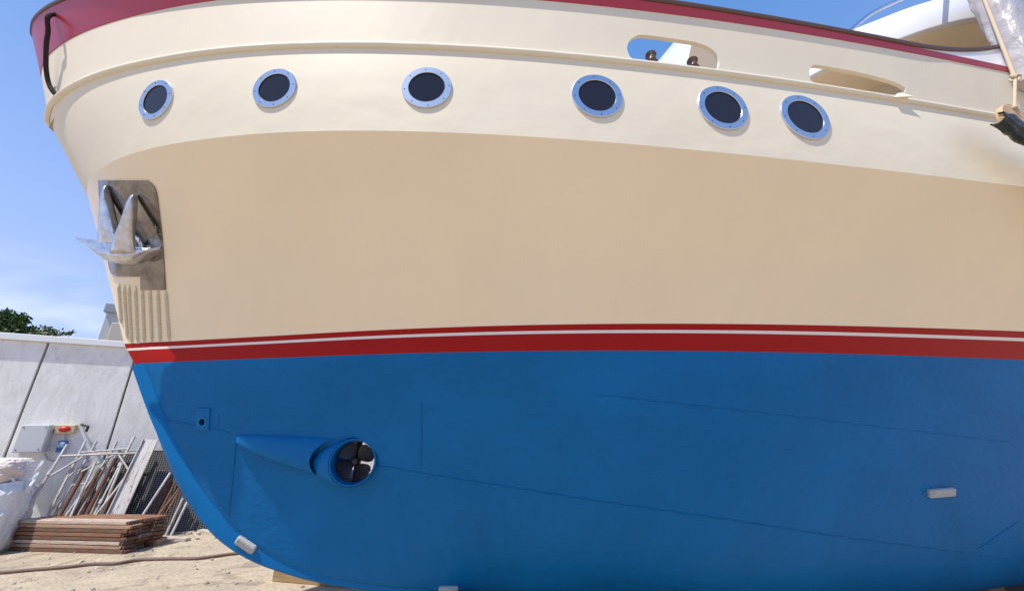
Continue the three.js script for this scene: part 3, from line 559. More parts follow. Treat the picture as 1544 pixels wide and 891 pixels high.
// ------------------------------------------------------------------ wrapped plank, cord and plastic sheet hanging amidships
{
  const w = p => yacht.localToWorld(p.clone());
  const bb = 3.08;
  const woodM = mat([0.56, 0.40, 0.24], 0.7, { map: tex(256, 64, (u, v) => { const n = 0.85 + 0.2 * tn(u, v, 4, 5, 4) + 0.08 * Math.sin(v * 90 + 5 * tn(u, v, 3, 1, 3)); return [n, n * 0.97, n * 0.93].map(x => clamp(x)); }, true, 1.2, 2) });
  // plank: rounded end towards the bow, running down and aft
  const e0 = onB(1503, 172, bb), dir = onB(1600, 232, bb).sub(e0); dir.z = 0; dir.normalize(); const len = 1.5, hw = 0.18;
  const sh = new THREE.Shape(); sh.moveTo(len, -hw); sh.lineTo(hw, -hw); sh.absarc(hw, 0, hw, -Math.PI / 2, Math.PI / 2, true); sh.lineTo(len, hw); sh.closePath();
  const pg = new THREE.ExtrudeGeometry(sh, { depth: 0.04, bevelEnabled: true, bevelSize: 0.006, bevelThickness: 0.006, bevelSegments: 2, curveSegments: 24 }).rotateZ(Math.atan2(dir.y, dir.x));
  const plank = thing('hanging_plank', 'pale wooden plank with rounded end hung against the topsides', 'plank', w(e0).toArray(), YAW);
  mesh('board', pg, woodM, plank);
  const blackM = phys([0.012, 0.013, 0.013], 0.32, { clearcoat: 0.4, bumpMap: tex(256, 256, (u, v) => 0.5 + 0.6 * tn(u, v, 9, 4, 5), false, 3, 3), bumpScale: 0.03, side: THREE.DoubleSide });
  const wrapP = (a, b) => { const pos = [], idx = [], uv = [], nx = 46, ny = 40; for (let i = 0; i <= nx; i++) for (let j = 0; j <= ny; j++) { const s = i / nx, t = j / ny; const q = V().copy(dir).multiplyScalar(lerp(-0.025, 1.4, s)); const an = lerp(-0.35 * Math.PI, 1.05 * Math.PI, t) + Math.PI * 0.95; const nz = 0.028 * noise.noise(s * 14, t * 8, 2) + 0.016 * noise.noise(s * 34, t * 22, 5); const hw2 = (hw + 0.012 + nz) * (0.55 + 0.45 * smooth(0, 0.1, s)); const side = V(-dir.y, dir.x, 0); q.addScaledVector(side, hw2 * Math.sin(an + Math.PI / 2) * 0.62 - 0.10).add(V(0, 0, 0.02 + (0.05 + nz) * Math.cos(an + Math.PI / 2))); pos.push(q.x, q.y, q.z); uv.push(s * 1.4, t * 0.4); } for (let i = 0; i < nx; i++) for (let j = 0; j < ny; j++) { const k = i * (ny + 1) + j; idx.push(k, k + 1, k + ny + 1, k + 1, k + ny + 2, k + ny + 1); } const g = new THREE.BufferGeometry(); g.setAttribute('position', new THREE.Float32BufferAttribute(pos, 3)); g.setAttribute('uv', new THREE.Float32BufferAttribute(uv, 2)); g.setIndex(idx); g.computeVertexNormals(); return g; };
  mesh('plastic_wrap', wrapP(), blackM, plank);
  // cord
  const cm = mat([0.50, 0.40, 0.28], 0.8);
  const pA = w(onB(1470, -40, 3.0)), pB = w(onB(1532, 118, bb + 0.03)), pC = w(onB(1531, 162, bb + 0.055)), pD = w(onB(1552, 140, bb + 0.03));
  const g = merge([tube([pA, pA.clone().lerp(pB, 0.5).add(V(0, -0.01, 0)), pB], 0.017, 40, 8), tube([pB, pB.clone().lerp(pC, 0.5).add(V(-0.012, 0, 0.01)), pC], 0.013, 24, 8), tube([pB, pD], 0.011, 12, 8), new THREE.TorusKnotGeometry(0.028, 0.014, 60, 8).translate(pB.x, pB.y, pB.z), new THREE.SphereGeometry(0.022, 14, 10).translate(pC.x, pC.y, pC.z)]);
  g.translate(-pC.x, -pC.y, -pC.z); const cord = mesh('tan_cord', g, cm); cord.position.copy(pC); tag(cord, 'tan cord knotted to the hanging plank', 'cord');
  // wrinkled plastic sheet wrapped round a bundle slung over the rail
  const film = phys([0.42, 0.395, 0.41], 0.42, { clearcoat: 0.3, clearcoatRoughness: 0.25, bumpMap: tex(512, 512, (u, v) => 0.5 + 0.45 * tn(u, v, 10, 3, 5) + 0.25 * Math.abs(tn(u, v, 22, 8, 3)), false, 0.7, 0.7), bumpScale: 0.012 });
  const tl = onB(1490, 0, 3.02), bl = onB(1546, 108, 3.02);
  const ex = tl.clone().sub(bl), nY = 60, nA = 48, pos = [], idx = [], uv = [];
  for (let i = 0; i <= nY; i++) { const t = i / nY * 1.7 - 0.12; const c = bl.clone().addScaledVector(ex, t); for (let k = 0; k <= nA; k++) { const a = k / nA * 2 * Math.PI; const wr = 0.03 * noise.noise(Math.cos(a) * 3 + 4, t * 6, Math.sin(a) * 3) + 0.012 * noise.noise(Math.cos(a) * 9, t * 17, Math.sin(a) * 9); const rr = (1 + wr * 1.8) * (i === 0 ? 0.6 : 1); const ce = Math.sign(Math.cos(a)) * Math.pow(Math.abs(Math.cos(a)), 0.5), se = Math.sign(Math.sin(a)) * Math.pow(Math.abs(Math.sin(a)), 0.5); pos.push(c.x + 0.42 + 0.42 * ce * rr, c.y, c.z - 0.02 + 0.16 * se * rr); uv.push(k / nA * 2, t); } }
  for (let i = 0; i < nY; i++) for (let k = 0; k < nA; k++) { const a = i * (nA + 1) + k, d = a + nA + 1; idx.push(a, d, a + 1, a + 1, d, d + 1); }
  const cB = pos.length / 3; pos.push(bl.x + 0.4, bl.y - 0.25, bl.z - 0.02); uv.push(0, 0); for (let k = 0; k < nA; k++) idx.push(cB, k, k + 1);
  const fg = new THREE.BufferGeometry(); fg.setAttribute('position', new THREE.Float32BufferAttribute(pos, 3)); fg.setAttribute('uv', new THREE.Float32BufferAttribute(uv, 2)); fg.setIndex(idx); fg.computeVertexNormals();
  const o = bl.clone(); fg.translate(-o.x, -o.y, -o.z); const sheet = mesh('plastic_bundle', fg, film); sheet.position.copy(w(o)); sheet.rotation.y = YAW; tag(sheet, 'bundle in wrinkled translucent plastic sheet slung over the side', 'plastic sheet');
}

// ------------------------------------------------------------------ ground
const groundTone = tex(1024, 1024, (u, v) => {
  const a = tn(u, v, 5, 2, 5), b = tn(u, v, 22, 6, 4), c = tn(u, v, 90, 11, 3), st = smooth(0.28, 0.5, tn(u, v, 9, 31, 5));
  const n = 0.88 + 0.20 * a + 0.12 * b + 0.16 * c - 0.22 * st; return [0.98 * n, 0.955 * n + 0.01 * a, 0.93 * n - 0.03 * a].map(x => clamp(x));
}, true, 1 / 5, 1 / 5);
const groundBump = tex(512, 512, (u, v) => 0.5 + 0.28 * tn(u, v, 18, 6, 4) + 0.35 * tn(u, v, 90, 11, 3), false, 1 / 5, 1 / 5);
const groundM = mat([0.47, 0.385, 0.28], 0.95, { map: groundTone, bumpMap: groundBump, bumpScale: 0.02 });
{
  const g = new THREE.PlaneGeometry(600, 600, 1, 1).rotateX(-Math.PI / 2); const uv = g.attributes.uv; for (let i = 0; i < uv.count; i++) uv.setXY(i, uv.getX(i) * 600, uv.getY(i) * 600);
  const m = mesh('ground', g, groundM); m.userData.kind = 'structure'; m.userData.label = 'dusty sand coloured concrete of the boat yard';
}
// ------------------------------------------------------------------ boundary wall
const HW = 4.46;
const wA = onY(0, 501.5, HW), wB = onY(183, 515, HW); const wd = wB.clone().sub(wA).setY(0).normalize(), wn = V(-wd.z, 0, wd.x);  // along, towards the yard
const onPl = (x, y, p, n) => { const d = ray(x, y); return camP.clone().addScaledVector(d, p.clone().sub(camP).dot(n) / d.dot(n)); };
const onWall = (x, y, off = 0) => onPl(x, y, wA.clone().addScaledVector(wn, off), wn);
const wTurn = Math.atan2(-wd.z, wd.x);
const wj1 = onWall(70.6, 520), wj2 = onWall(198.9, 552); const pw = wj2.clone().sub(wj1).dot(wd);
const along = p => p.clone().sub(wj1).dot(wd);
const W3 = (a, y, off) => wj1.clone().setY(0).addScaledVector(wd, a).addScaledVector(wn, off).setY(y);
{
  const conc = [0, 1, 2].map(k => mat([0.86, 0.84, 0.80], 0.85, {
    map: tex(384, 768, (u, v) => { const a = tn(u, v, 4, k * 13 + 1, 5), b = tn(u, v, 14, k * 7 + 3, 5), s = smooth(0.35, 0.6, tn(u, v * 1, 8, k * 5 + 17, 4)); const pit = tn(u, v, 70, k + 2, 2) > 0.55 ? 0.8 : 1; const n = (0.90 + 0.10 * a + 0.08 * b - 0.08 * s) * pit; return [n, n * 0.995, n * 0.985].map(x => clamp(x)); }),
    bumpMap: tex(256, 512, (u, v) => 0.5 + 0.4 * tn(u, v, 20, k + 5, 4), false), bumpScale: 0.004 }));
  const wall = thing('boundary_wall', 'pale grey precast concrete panel wall behind the yacht', 'wall', [wj1.x, 0, wj1.z], wTurn);
  const pg = rbox(pw - 0.045, HW - 0.16, 0.14, 0.012);
  for (let i = -4; i <= 12; i++) { const m = mesh('panel', pg, conc[(i + 40) % 3], wall); m.position.set((i + 0.5) * pw, (HW - 0.16) / 2, -0.07); m.rotation.z = (i % 2) ? Math.PI : 0; }
  mesh('joint_backing', box(pw * 17, HW - 0.2, 0.06, pw * 4.5, (HW - 0.2) / 2, -0.12), mat([0.20, 0.19, 0.18], 0.9), wall);
  mesh('coping', rbox(pw * 17, 0.155, 0.26, 0.015, pw * 4.5, HW - 0.08, -0.05), mat([0.80, 0.80, 0.78], 0.8), wall);
  mesh('plinth', rbox(pw * 17, 0.22, 0.16, 0.02, pw * 4.5, 0.11, 0.10), conc[1], wall);
}
// electrical fittings on the wall
{
  const grey = mat([0.56, 0.57, 0.57], 0.5), p0 = onWall(31, 640, 0.28), p1 = onWall(76, 640.5, 0.28), p2 = onWall(64, 682, 0.28);
  const a0 = along(p0), a1 = along(p1), y1 = p1.y, y0 = p2.y, w = a1 - a0, h = y1 - y0;
  const c = W3((a0 + a1) / 2, y0, 0);
  const cab = thing('electrical_cabinet', 'light grey electrical cabinet fixed to the concrete wall', 'cabinet', c.toArray(), wTurn);
  mesh('housing', rbox(w, h, 0.27, 0.012, 0, h / 2, 0.137), grey, cab); mesh('door', rbox(w - 0.03, h - 0.03, 0.014, 0.005, 0, h / 2, 0.277), grey, cab);
  for (const [x, y] of [[-1, 1], [1, 1], [1, -1], [-1, -1]]) mesh('screw', new THREE.CylinderGeometry(0.012, 0.012, 0.01, 10).rotateX(Math.PI / 2).translate(x * (w / 2 - 0.06), h / 2 + y * (h / 2 - 0.06), 0.288), M.dark, cab);
  const s = onWall(97, 647, 0.12), sp = W3(along(s), s.y - 0.1, 0);
  const sw = thing('emergency_stop', 'cream switch box with red mushroom knob beside cabinet', 'switch', sp.toArray(), wTurn);
  mesh('box', rbox(0.34, 0.2, 0.13, 0.02, 0, 0.1, 0.067), mat([0.60, 0.50, 0.30], 0.5), sw);
  mesh('knob', new THREE.SphereGeometry(0.085, 24, 12, 0, 6.284, 0, Math.PI / 2).rotateX(Math.PI / 2).scale(1.25, 0.8, 0.7).translate(0, 0.1, 0.13), phys([0.55, 0.02, 0.012], 0.35), sw);
  const k = onWall(91, 673, 0.1), kp = W3(along(k), k.y - 0.13, 0);
  const so = thing('power_socket', 'blue industrial power socket below the red knob switch', 'socket', kp.toArray(), wTurn);
  mesh('body', rbox(0.15, 0.25, 0.1, 0.02, 0, 0.13, 0.05), mat([0.05, 0.14, 0.42], 0.5), so); mesh('cover', rbox(0.12, 0.11, 0.05, 0.02, 0, 0.16, 0.12), mat([0.30, 0.42, 0.62], 0.5), so);
  const cb = [[98, 655], [97, 665], [93, 685], [84, 694], [72, 693], [66, 684]].map(([x, y]) => onWall(x, y, 0.06));
  const cbl = mesh('wall_cable', tube(cb, 0.018, 40, 8).translate(-cb[0].x, -cb[0].y, -cb[0].z), mat([0.38, 0.38, 0.37], 0.6)); cbl.position.copy(cb[0]); tag(cbl, 'grey cable looping from the switch to the cabinet', 'cable');
  const h0 = onWall(122, 640, 0.05), h1 = onWall(132, 643, 0.16), h2 = onWall(129, 651, 0.16);
  const hk = mesh('wall_hook', merge([rod(h0, h1, 0.022, 10), rod(h1, h2, 0.026, 10), rod(W3(along(h0), h0.y, 0), h0, 0.022, 10)]).translate(-h0.x, -h0.y, -h0.z), M.dark); hk.position.copy(h0); tag(hk, 'small black bent hook fixed high on the concrete wall', 'hook');
}
// ------------------------------------------------------------------ scaffolding leaning on the wall
const Z = (x, y) => [x / 3.287, 620 + y / 3.287];                          // reading coordinates of one enlarged crop
const leanP = W3(0, 0, 1.15), leanT = W3(0, 2.6, 0.12);
const leanN = wd.clone().cross(leanT.clone().sub(leanP)).normalize(); if (leanN.dot(wn) < 0) leanN.negate();
const onLean = ([x, y], d = 0) => onPl(x, y, leanP.clone().addScaledVector(leanN, d), leanN);
const galv = [[0.52, 0.49, 0.46], [0.58, 0.54, 0.51], [0.46, 0.42, 0.39]].map((c, i) => mat(c, 0.6, { metalness: 0.25, map: tex(64, 256, (u, v) => { const r = tn(u, v, 9, i * 5 + 2, 4) > 0.38; const n = 0.9 + 0.2 * tn(u, v, 5, i, 3); return (r ? [0.55 * n, 0.36 * n, 0.26 * n] : [n, n, n]).map(x => clamp(x)); }) }));
const rust = [[0.17, 0.08, 0.048], [0.21, 0.11, 0.065], [0.13, 0.066, 0.045]].map((c, i) => mat(c, 0.85, { map: tex(128, 128, (u, v) => { const n = 0.8 + 0.4 * tn(u, v, 7, i * 3 + 1, 5); return [n, n, n].map(x => clamp(x)); }) }));
const foot = (a, b) => { const d = a.clone().sub(b).normalize(), t = (a.y - 0.03) / -d.y; return t > 0 && t < 0.9 ? a.clone().addScaledVector(d, t) : a.clone(); };  // run a leg down to the ground
function scafFrame(label, d, legs, bars, mt) {
  const L = legs.map(([p, q]) => { const b = onLean(q, d); return [foot(onLean(p, d), b), b]; });
  const o = L[0][0].clone(), g = thing('scaffold_trestle', label, 'scaffold', o.toArray(), 0, 'scaffold frames leaning on the wall');
  const R = p => p.clone().sub(o);
  L.forEach(([a, b]) => { const leg = mesh('leg', rod(R(a), R(b), 0.026, 10), mt, g); for (const t of [0.35, 0.7]) { const c = a.clone().lerp(b, t), e = b.clone().sub(a).normalize().multiplyScalar(0.045); mesh('coupler', rod(R(c.clone().sub(e)), R(c.clone().add(e)), 0.042, 8), mt, leg); } });
  bars.forEach(([p, q, nm]) => mesh(nm, rod(R(onLean(p, d)), R(onLean(q, d)), 0.021, 10), mt, g));
}
scafFrame('pale steel scaffold frame with corner braces in front of the others', 0.10, [[Z(120, 505), Z(330, 165)], [Z(522, 530), Z(728, 150)]], [[Z(298, 222), Z(695, 206), 'cross_bar'], [Z(245, 322), Z(408, 226), 'brace'], [Z(585, 216), Z(640, 302), 'brace']], galv[1]);
scafFrame('steel scaffold frame with one high bar standing behind another frame', 0.02, [[Z(240, 505), Z(420, 150)], [Z(462, 520), Z(664, 125)]], [[Z(388, 206), Z(636, 186), 'cross_bar'], [Z(400, 300), Z(560, 218), 'brace'], [Z(330, 330), Z(440, 240), 'brace']], galv[0]);
scafFrame('greyish scaffold frame leaning close to the wall', -0.06, [[Z(275, 502), Z(475, 150)], [Z(398, 495), Z(576, 152)]], [[Z(440, 212), Z(545, 205), 'cross_bar'], [Z(352, 368), Z(455, 355), 'cross_bar']], galv[2]);
const tubeThing = (a, b, r, m, label, grp, name = 'loose_pipe') => { const o = mesh(name, rod(V(), b.clone().sub(a), r, 10), m); o.position.copy(a); return tag(o, label, 'pipe', grp); };
for (const [x0, y0, x1, y1, d, k] of [[330, 510, 520, 245, 0.06, 0], [352, 510, 472, 250, 0.16, 1], [392, 500, 505, 300, -0.02, 2], [492, 520, 602, 258, 0.14, 1], [465, 525, 632, 310, 0.2, 0], [540, 530, 642, 310, 0.16, 1]]) {
  const b = onLean(Z(x1, y1), d), a = foot(onLean(Z(x0, y0), d), b); tubeThing(a, b, 0.024, galv[k], 'pale scaffold pipe leaning among the frames', 'pale pipes among the frames');
}
for (const [x0, y0, x1, y1, d] of [[450, 465, 568, 235, 0.03], [425, 485, 470, 395, 0.0], [300, 505, 430, 275, -0.05], [372, 505, 492, 290, 0.1], [500, 525, 628, 290, 0.04], [545, 530, 668, 250, 0.02]]) { const b = onLean(Z(x1, y1), d), a = foot(onLean(Z(x0, y0), d), b); tubeThing(a, b, 0.036, rust[0], 'rusty brown pipe leaning among the pale frames', 'rusty pipes among the frames'); }
for (const [x0, y0, x1, y1, d, k] of [[735, 555, 850, 345, 0.2, 0], [748, 555, 858, 352, 0.14, 1], [762, 556, 868, 350, 0.22, 0], [778, 556, 880, 372, 0.12, 2], [792, 556, 890, 392, 0.18, 1], [745, 480, 838, 340, 0.26, 2], [765, 540, 900, 365, 0.28, 1]]) {
  const b = onLean(Z(x1, y1), d), a = foot(onLean(Z(x0, y0), d), b); tubeThing(a, b, 0.027, rust[k], 'rusty scaffold pipe in the bundle below the bow', 'rusty pipes below the bow', 'rusty_pipe');
}
for (const [x0, y0, x1, y1, d, k] of [[685, 545, 842, 305, 0.3, 1], [860, 585, 925, 450, 0.3, 1], [835, 580, 905, 430, 0.2, 2]]) { const b = onLean(Z(x1, y1), d), a = foot(onLean(Z(x0, y0), d), b); tubeThing(a, b, 0.026, galv[k], 'pale pipe leaning beside the rusty bundle', 'pale pipes beside the rusty bundle'); }
{ // wide aluminium plank
  const b = onLean(Z(745, 140), 0.24), a = foot(onLean(Z(560, 535), 0.24), b); const g = thing('scaffold_plank', 'wide pale aluminium plank leaning beside the scaffold frames', 'plank', a.toArray());
  const d = b.clone().sub(a); mesh('deck_sheet', beam(V(), d, 0.30, 0.02, leanN), galv[1], g); const s = V().crossVectors(d.clone().normalize(), leanN).normalize().multiplyScalar(0.14);
  for (const q of [1, -1]) mesh('edge_rail', beam(s.clone().multiplyScalar(q).addScaledVector(leanN, 0.02), d.clone().addScaledVector(s, q).addScaledVector(leanN, 0.02), 0.022, 0.06, leanN), galv[0], g);
}
{ // mesh panel
  const c00 = onLean(Z(470, 480), -0.16), c10 = onLean(Z(850, 492), -0.16), c01 = onLean(Z(610, 196), -0.16);
  const y0 = c00.y, ux = wd.clone(), uy = leanT.clone().sub(leanP).normalize(), Wd = 2.2, Hh = c01.clone().sub(c00).dot(uy);
  const cc = foot(c00, c00.clone().add(uy)); const H2 = Hh + cc.distanceTo(c00);
  const g = thing('mesh_panel', 'dark wire mesh panel leaning behind the pipes', 'panel', cc.toArray());
  const m4 = new THREE.Matrix4().makeBasis(ux, uy, leanN), wires = [];
  for (let x = 0; x <= Wd; x += 0.045) wires.push(new THREE.BoxGeometry(0.012, H2, 0.008).translate(x, H2 / 2, 0.006));
  for (let y = 0; y <= H2; y += 0.045) wires.push(new THREE.BoxGeometry(Wd, 0.012, 0.008).translate(Wd / 2, y, 0));
  const wm = mesh('wire_grid', merge(wires).applyMatrix4(m4), mat([0.17, 0.16, 0.155], 0.5, { metalness: 0.4 }), g); wm.userData.kind = 'stuff';
  mesh('backing_sheet', box(Wd, H2, 0.006, Wd / 2, H2 / 2, -0.012).applyMatrix4(m4), mat([0.085, 0.08, 0.078], 0.7, { map: tex(256, 256, (u, v) => { const n = 0.7 + 0.5 * tn(u, v, 8, 3, 5); const k = tn(u, v, 40, 9, 3) > 0.42 ? 3.5 : 1; return [n * k * 0.5, n * k * 0.5, n * k * 0.5].map(x => clamp(x)); }) }), g);
  mesh('frame', merge([box(0.04, H2, 0.04, 0, H2 / 2, 0.0), box(0.04, H2, 0.04, Wd, H2 / 2, 0), box(Wd, 0.04, 0.04, Wd / 2, H2, 0)]).applyMatrix4(m4), galv[2], g);
}
// ------------------------------------------------------------------ stack of rusty boards
{
  const FL = onGround(8, 831), FR = onGround(177, 836), dirA = FR.clone().sub(FL), len = dirA.length(); dirA.normalize();
  const back = V(dirA.z, 0, -dirA.x); if (back.z > 0) back.negate();
  const boardM = [0, 1, 2, 3].map(k => { const base = [[0.38, 0.27, 0.19], [0.27, 0.15, 0.09], [0.55, 0.48, 0.41], [0.17, 0.10, 0.065]][k]; return mat(base, 0.8, { map: tex(512, 64, (u, v) => { const n = 0.8 + 0.35 * tn(u, v, 7, k * 3 + 1, 5); const s = tn(u * 3 % 1, v, 6, k * 9 + 4, 5) > 0.15 ? [1, 0.62, 0.42] : [1, 1, 1]; return s.map(q => clamp(q * n)); }) }); });
  const hTop = onPl(184, 786, FR, V().crossVectors(dirA, V(0, 1, 0)).normalize()).y, nL = 8, th = hTop / nL;
  const turn = Math.atan2(-dirA.z, dirA.x), rows = 3, bw = 0.24;
  for (let j = 0; j < nL; j++) for (let r = 0; r < rows; r++) {
    const p = FR.clone().addScaledVector(back, (r + 0.5) * (bw + 0.012) + rr_(-0.008, 0.008)).addScaledVector(dirA, -len / 2 + rr_(-0.09, 0.09) + (r > 1 ? 0.04 : 0)); p.y = j * th;
    const k = [3, 0, 1, 2, 1, 2, 0, 1][j]; const o = thing('scaffold_board', `rusty scaffold board in the ${['lowest', 'second lowest', 'third lowest', 'fourth lowest', 'fifth lowest', 'sixth lowest', 'second highest', 'top'][j]} layer of the stack, ${['on the hose side', 'in the middle row', 'on the scaffolding side'][r]}`, 'board', p.toArray(), turn + rr_(-0.008, 0.008), 'boards in the rusty stack');
    mesh('deck', rbox(len + rr_(-0.06, 0.06), th * 0.86, bw, 0.008, 0, th * 0.47, 0, 1), boardM[(k + (rnd() < 0.3 ? 1 : 0)) % 4], o);
    mesh('end_cap', rbox(0.03, th * 0.7, bw * 0.9, 0.006, len / 2 + 0.03, th * 0.45, 0, 1), boardM[3], o);
  }
  // a short block beside the stack
  const q = onGround(222, 822); const b = mesh('timber_block', rbox(0.5, 0.12, 0.3, 0.012, 0, 0.06, 0), boardM[0]); b.position.copy(q); b.rotation.y = turn + 0.3; tag(b, 'short weathered timber block beside the board stack', 'timber');
}
// ------------------------------------------------------------------ pale laths on the ground under the bow
for (const [x0, y0, x1, y1, w, h] of [[232, 805, 330, 804, 0.09, 0.03], [235, 812, 282, 816, 0.12, 0.05], [255, 800, 300, 806, 0.05, 0.03], [281, 792, 297, 814, 0.05, 0.03], [240, 818, 280, 813, 0.07, 0.04], [300, 803, 345, 809, 0.14, 0.06], [268, 797, 330, 800, 0.06, 0.1]]) {
  const a = onGround(x0, y0), b = onGround(x1, y1), o = mesh('wood_lath', beam(V(0, h / 2, 0), b.clone().sub(a).setY(h / 2), w, h, V(0, 1, 0)), mat([rr_(0.42, 0.52), rr_(0.36, 0.43), rr_(0.28, 0.34)], 0.8)); o.position.copy(a); o.position.y += rr_(0.002, 0.01); tag(o, 'pale wooden lath lying on the ground under the bow', 'lath', 'laths under the bow');
}
// ------------------------------------------------------------------ white bulk bags
function sack(w, h, d, sd, topBulge, belly) {
  const g = new THREE.BoxGeometry(w, h, d, 36, 40, 36); const p = g.attributes.position, v = V();
  for (let i = 0; i < p.count; i++) {
    v.fromBufferAttribute(p, i); const t = v.y / h + 0.5; let x = v.x / w * 2, z = v.z / d * 2;
    const rr = Math.pow(Math.pow(Math.abs(x), 4) + Math.pow(Math.abs(z), 4), 0.25) || 1e-6, m = Math.max(Math.abs(x), Math.abs(z)) || 1e-6; const q = m / rr; x *= q; z *= q;
    const sc = 1 + belly * Math.sin(Math.PI * clamp(t)) - 0.10 * smooth(0.85, 1, t) - 0.05 * smooth(0.08, 0, t);
    const n = 0.05 * noise.noise(x * 2.2 + sd, t * 4, z * 2.2) + 0.026 * noise.noise(x * 6 + sd, t * 13 + 2 * noise.noise(x * 2, t * 2, z * 2), z * 6) + 0.012 * noise.noise(x * 15, t * 30, z * 15 + sd);
    v.x = x * w / 2 * (sc + n * 1.6); v.z = z * d / 2 * (sc + n * 1.6); v.y = (t + (t > 0.5 ? topBulge * (1 - x * x) * (1 - z * z) * smooth(0.5, 1, t) + n * 0.7 * smooth(0.6, 1, t) : 0)) * h;
    p.setXYZ(i, v.x, v.y, v.z);
  }
  const gg = mergeVertices((() => { g.deleteAttribute('normal'); g.deleteAttribute('uv'); return g; })(), 1e-4); gg.computeVertexNormals(); return gg;
}
{
  const bagM = mat([0.66, 0.66, 0.66], 0.7, {}), pinkM = mat([0.66, 0.56, 0.52], 0.75);
  const c = onGround(-50, 836); const bag = thing('bulk_bag', 'large white woven bulk bag filled beside the board stack', 'bag', c.toArray(), 0.5);
  mesh('body', sack(1.05, 1.25, 1.05, 3.1, 0.03, 0.10), bagM, bag);
  const loop = (x, z) => tube([V(x - 0.12, 1.15, z), V(x - 0.05, 1.34, z + 0.03), V(x + 0.06, 1.33, z + 0.02), V(x + 0.12, 1.15, z)], 0.02, 24, 6); mesh('lifting_loop', loop(0.3, 0.36), bagM, bag); mesh('lifting_loop', loop(-0.3, 0.36), bagM, bag);
  const s2 = mesh('rubble_sack', sack(0.95, 0.42, 0.7, 8.4, 0.10, 0.16), pinkM); s2.position.set(c.x - 0.05, 1.26, c.z + 0.1); s2.rotation.y = 0.2; tag(s2, 'pinkish white sack lying on the large bulk bag', 'sack');
  // loose film hanging from the top of the bag
  const fm = phys([0.72, 0.74, 0.76], 0.35, { side: THREE.DoubleSide, transmission: 0.35, thickness: 0 });
  const pg = new THREE.PlaneGeometry(0.34, 0.6, 30, 40), pp = pg.attributes.position; for (let i = 0; i < pp.count; i++) { const x = pp.getX(i), y = pp.getY(i); pp.setXYZ(i, x * (1 + 0.4 * y), y + 0.05 * noise.noise(x * 5, y * 3, 1), 0.10 * noise.noise(x * 6, y * 3, 3) + 0.04 * noise.noise(x * 16, y * 9, 7)); } pg.computeVertexNormals();
  const f = mesh('plastic_film', pg, fm); const fp = onGround(40, 830); f.position.set(c.x + 0.52, 1.34, c.z - 0.05); f.rotation.y = 0.4; tag(f, 'crumpled clear plastic film hanging off the bulk bag', 'plastic film');
}
// ------------------------------------------------------------------ hose, keel blocks, pebbles
{
  const pts = [[-60, 868], [0, 866], [45, 862], [95, 858], [140, 853], [175, 852], [205, 847], [250, 845], [300, 844], [345, 838], [380, 834], [430, 826]].map(([x, y]) => onGround(x, y).setY(0.026));
  const h = mesh('ground_hose', tube(pts, 0.026, 160, 8).translate(-pts[1].x, 0, -pts[1].z), mat([0.16, 0.095, 0.07], 0.7)); h.position.set(pts[1].x, 0, pts[1].z); tag(h, 'brown hose snaking over the dusty ground to the bow', 'hose');
  const timber = mat([0.34, 0.22, 0.11], 0.8, { map: tex(256, 64, (u, v) => { const n = 0.8 + 0.3 * tn(u, v, 6, 3, 5) + 0.1 * Math.sin(v * 60 + 6 * tn(u, v, 4, 2, 3)); return [n, n, n * 0.95].map(x => clamp(x)); }) });
  const e = onGround(409, 877); const o = mesh('keel_timber', rbox(2.6, 0.20, 0.24, 0.012, 1.3, 0.10, -0.12), timber); o.position.copy(e); { const q2 = onGround(560, 890).sub(e); o.rotation.y = Math.atan2(-q2.z, q2.x); } tag(o, 'brown timber beam lying on the ground beyond the forefoot', 'timber');
  for (const [k, u] of [3.3, 5.4, 7.6, 10, 12.5].entries()) { const y = yk(u) + 0.2 - 0.025; const b = mesh('keel_block', rbox(0.3, y, 0.9, 0.015, 0, y / 2, 0), timber); const p = yacht.localToWorld(V(u, 0, 0)); b.position.set(p.x, 0, p.z); b.rotation.y = YAW; tag(b, 'brown timber block bearing the blue keel', 'block', 'blocks under the keel'); }
  const g = new THREE.IcosahedronGeometry(1, 0), pm = mat([0.46, 0.41, 0.34], 0.9), N_ = 2600, im = new THREE.InstancedMesh(g, pm, N_), m4 = new THREE.Matrix4(), q = new THREE.Quaternion();
  for (let i = 0; i < N_; i++) { const x = rr_(-13, 2), z = rr_(-11.5, -4), s = 0.006 + 0.034 * Math.pow(rnd(), 6); q.setFromEuler(new THREE.Euler(rnd() * 6, rnd() * 6, rnd() * 6)); m4.compose(V(x, s * 0.3, z), q, V(s * rr_(0.8, 1.6), s * 0.6, s)); im.setMatrixAt(i, m4); const c = rr_(0.5, 1.2); im.setColorAt(i, rgb(c, c * 0.97, c * 0.93)); }
  im.name = 'pebbles'; im.userData = { kind: 'stuff', label: 'small pebbles and grit scattered over the dusty ground', category: 'pebbles' }; im.castShadow = im.receiveShadow = true; scene.add(im);
}
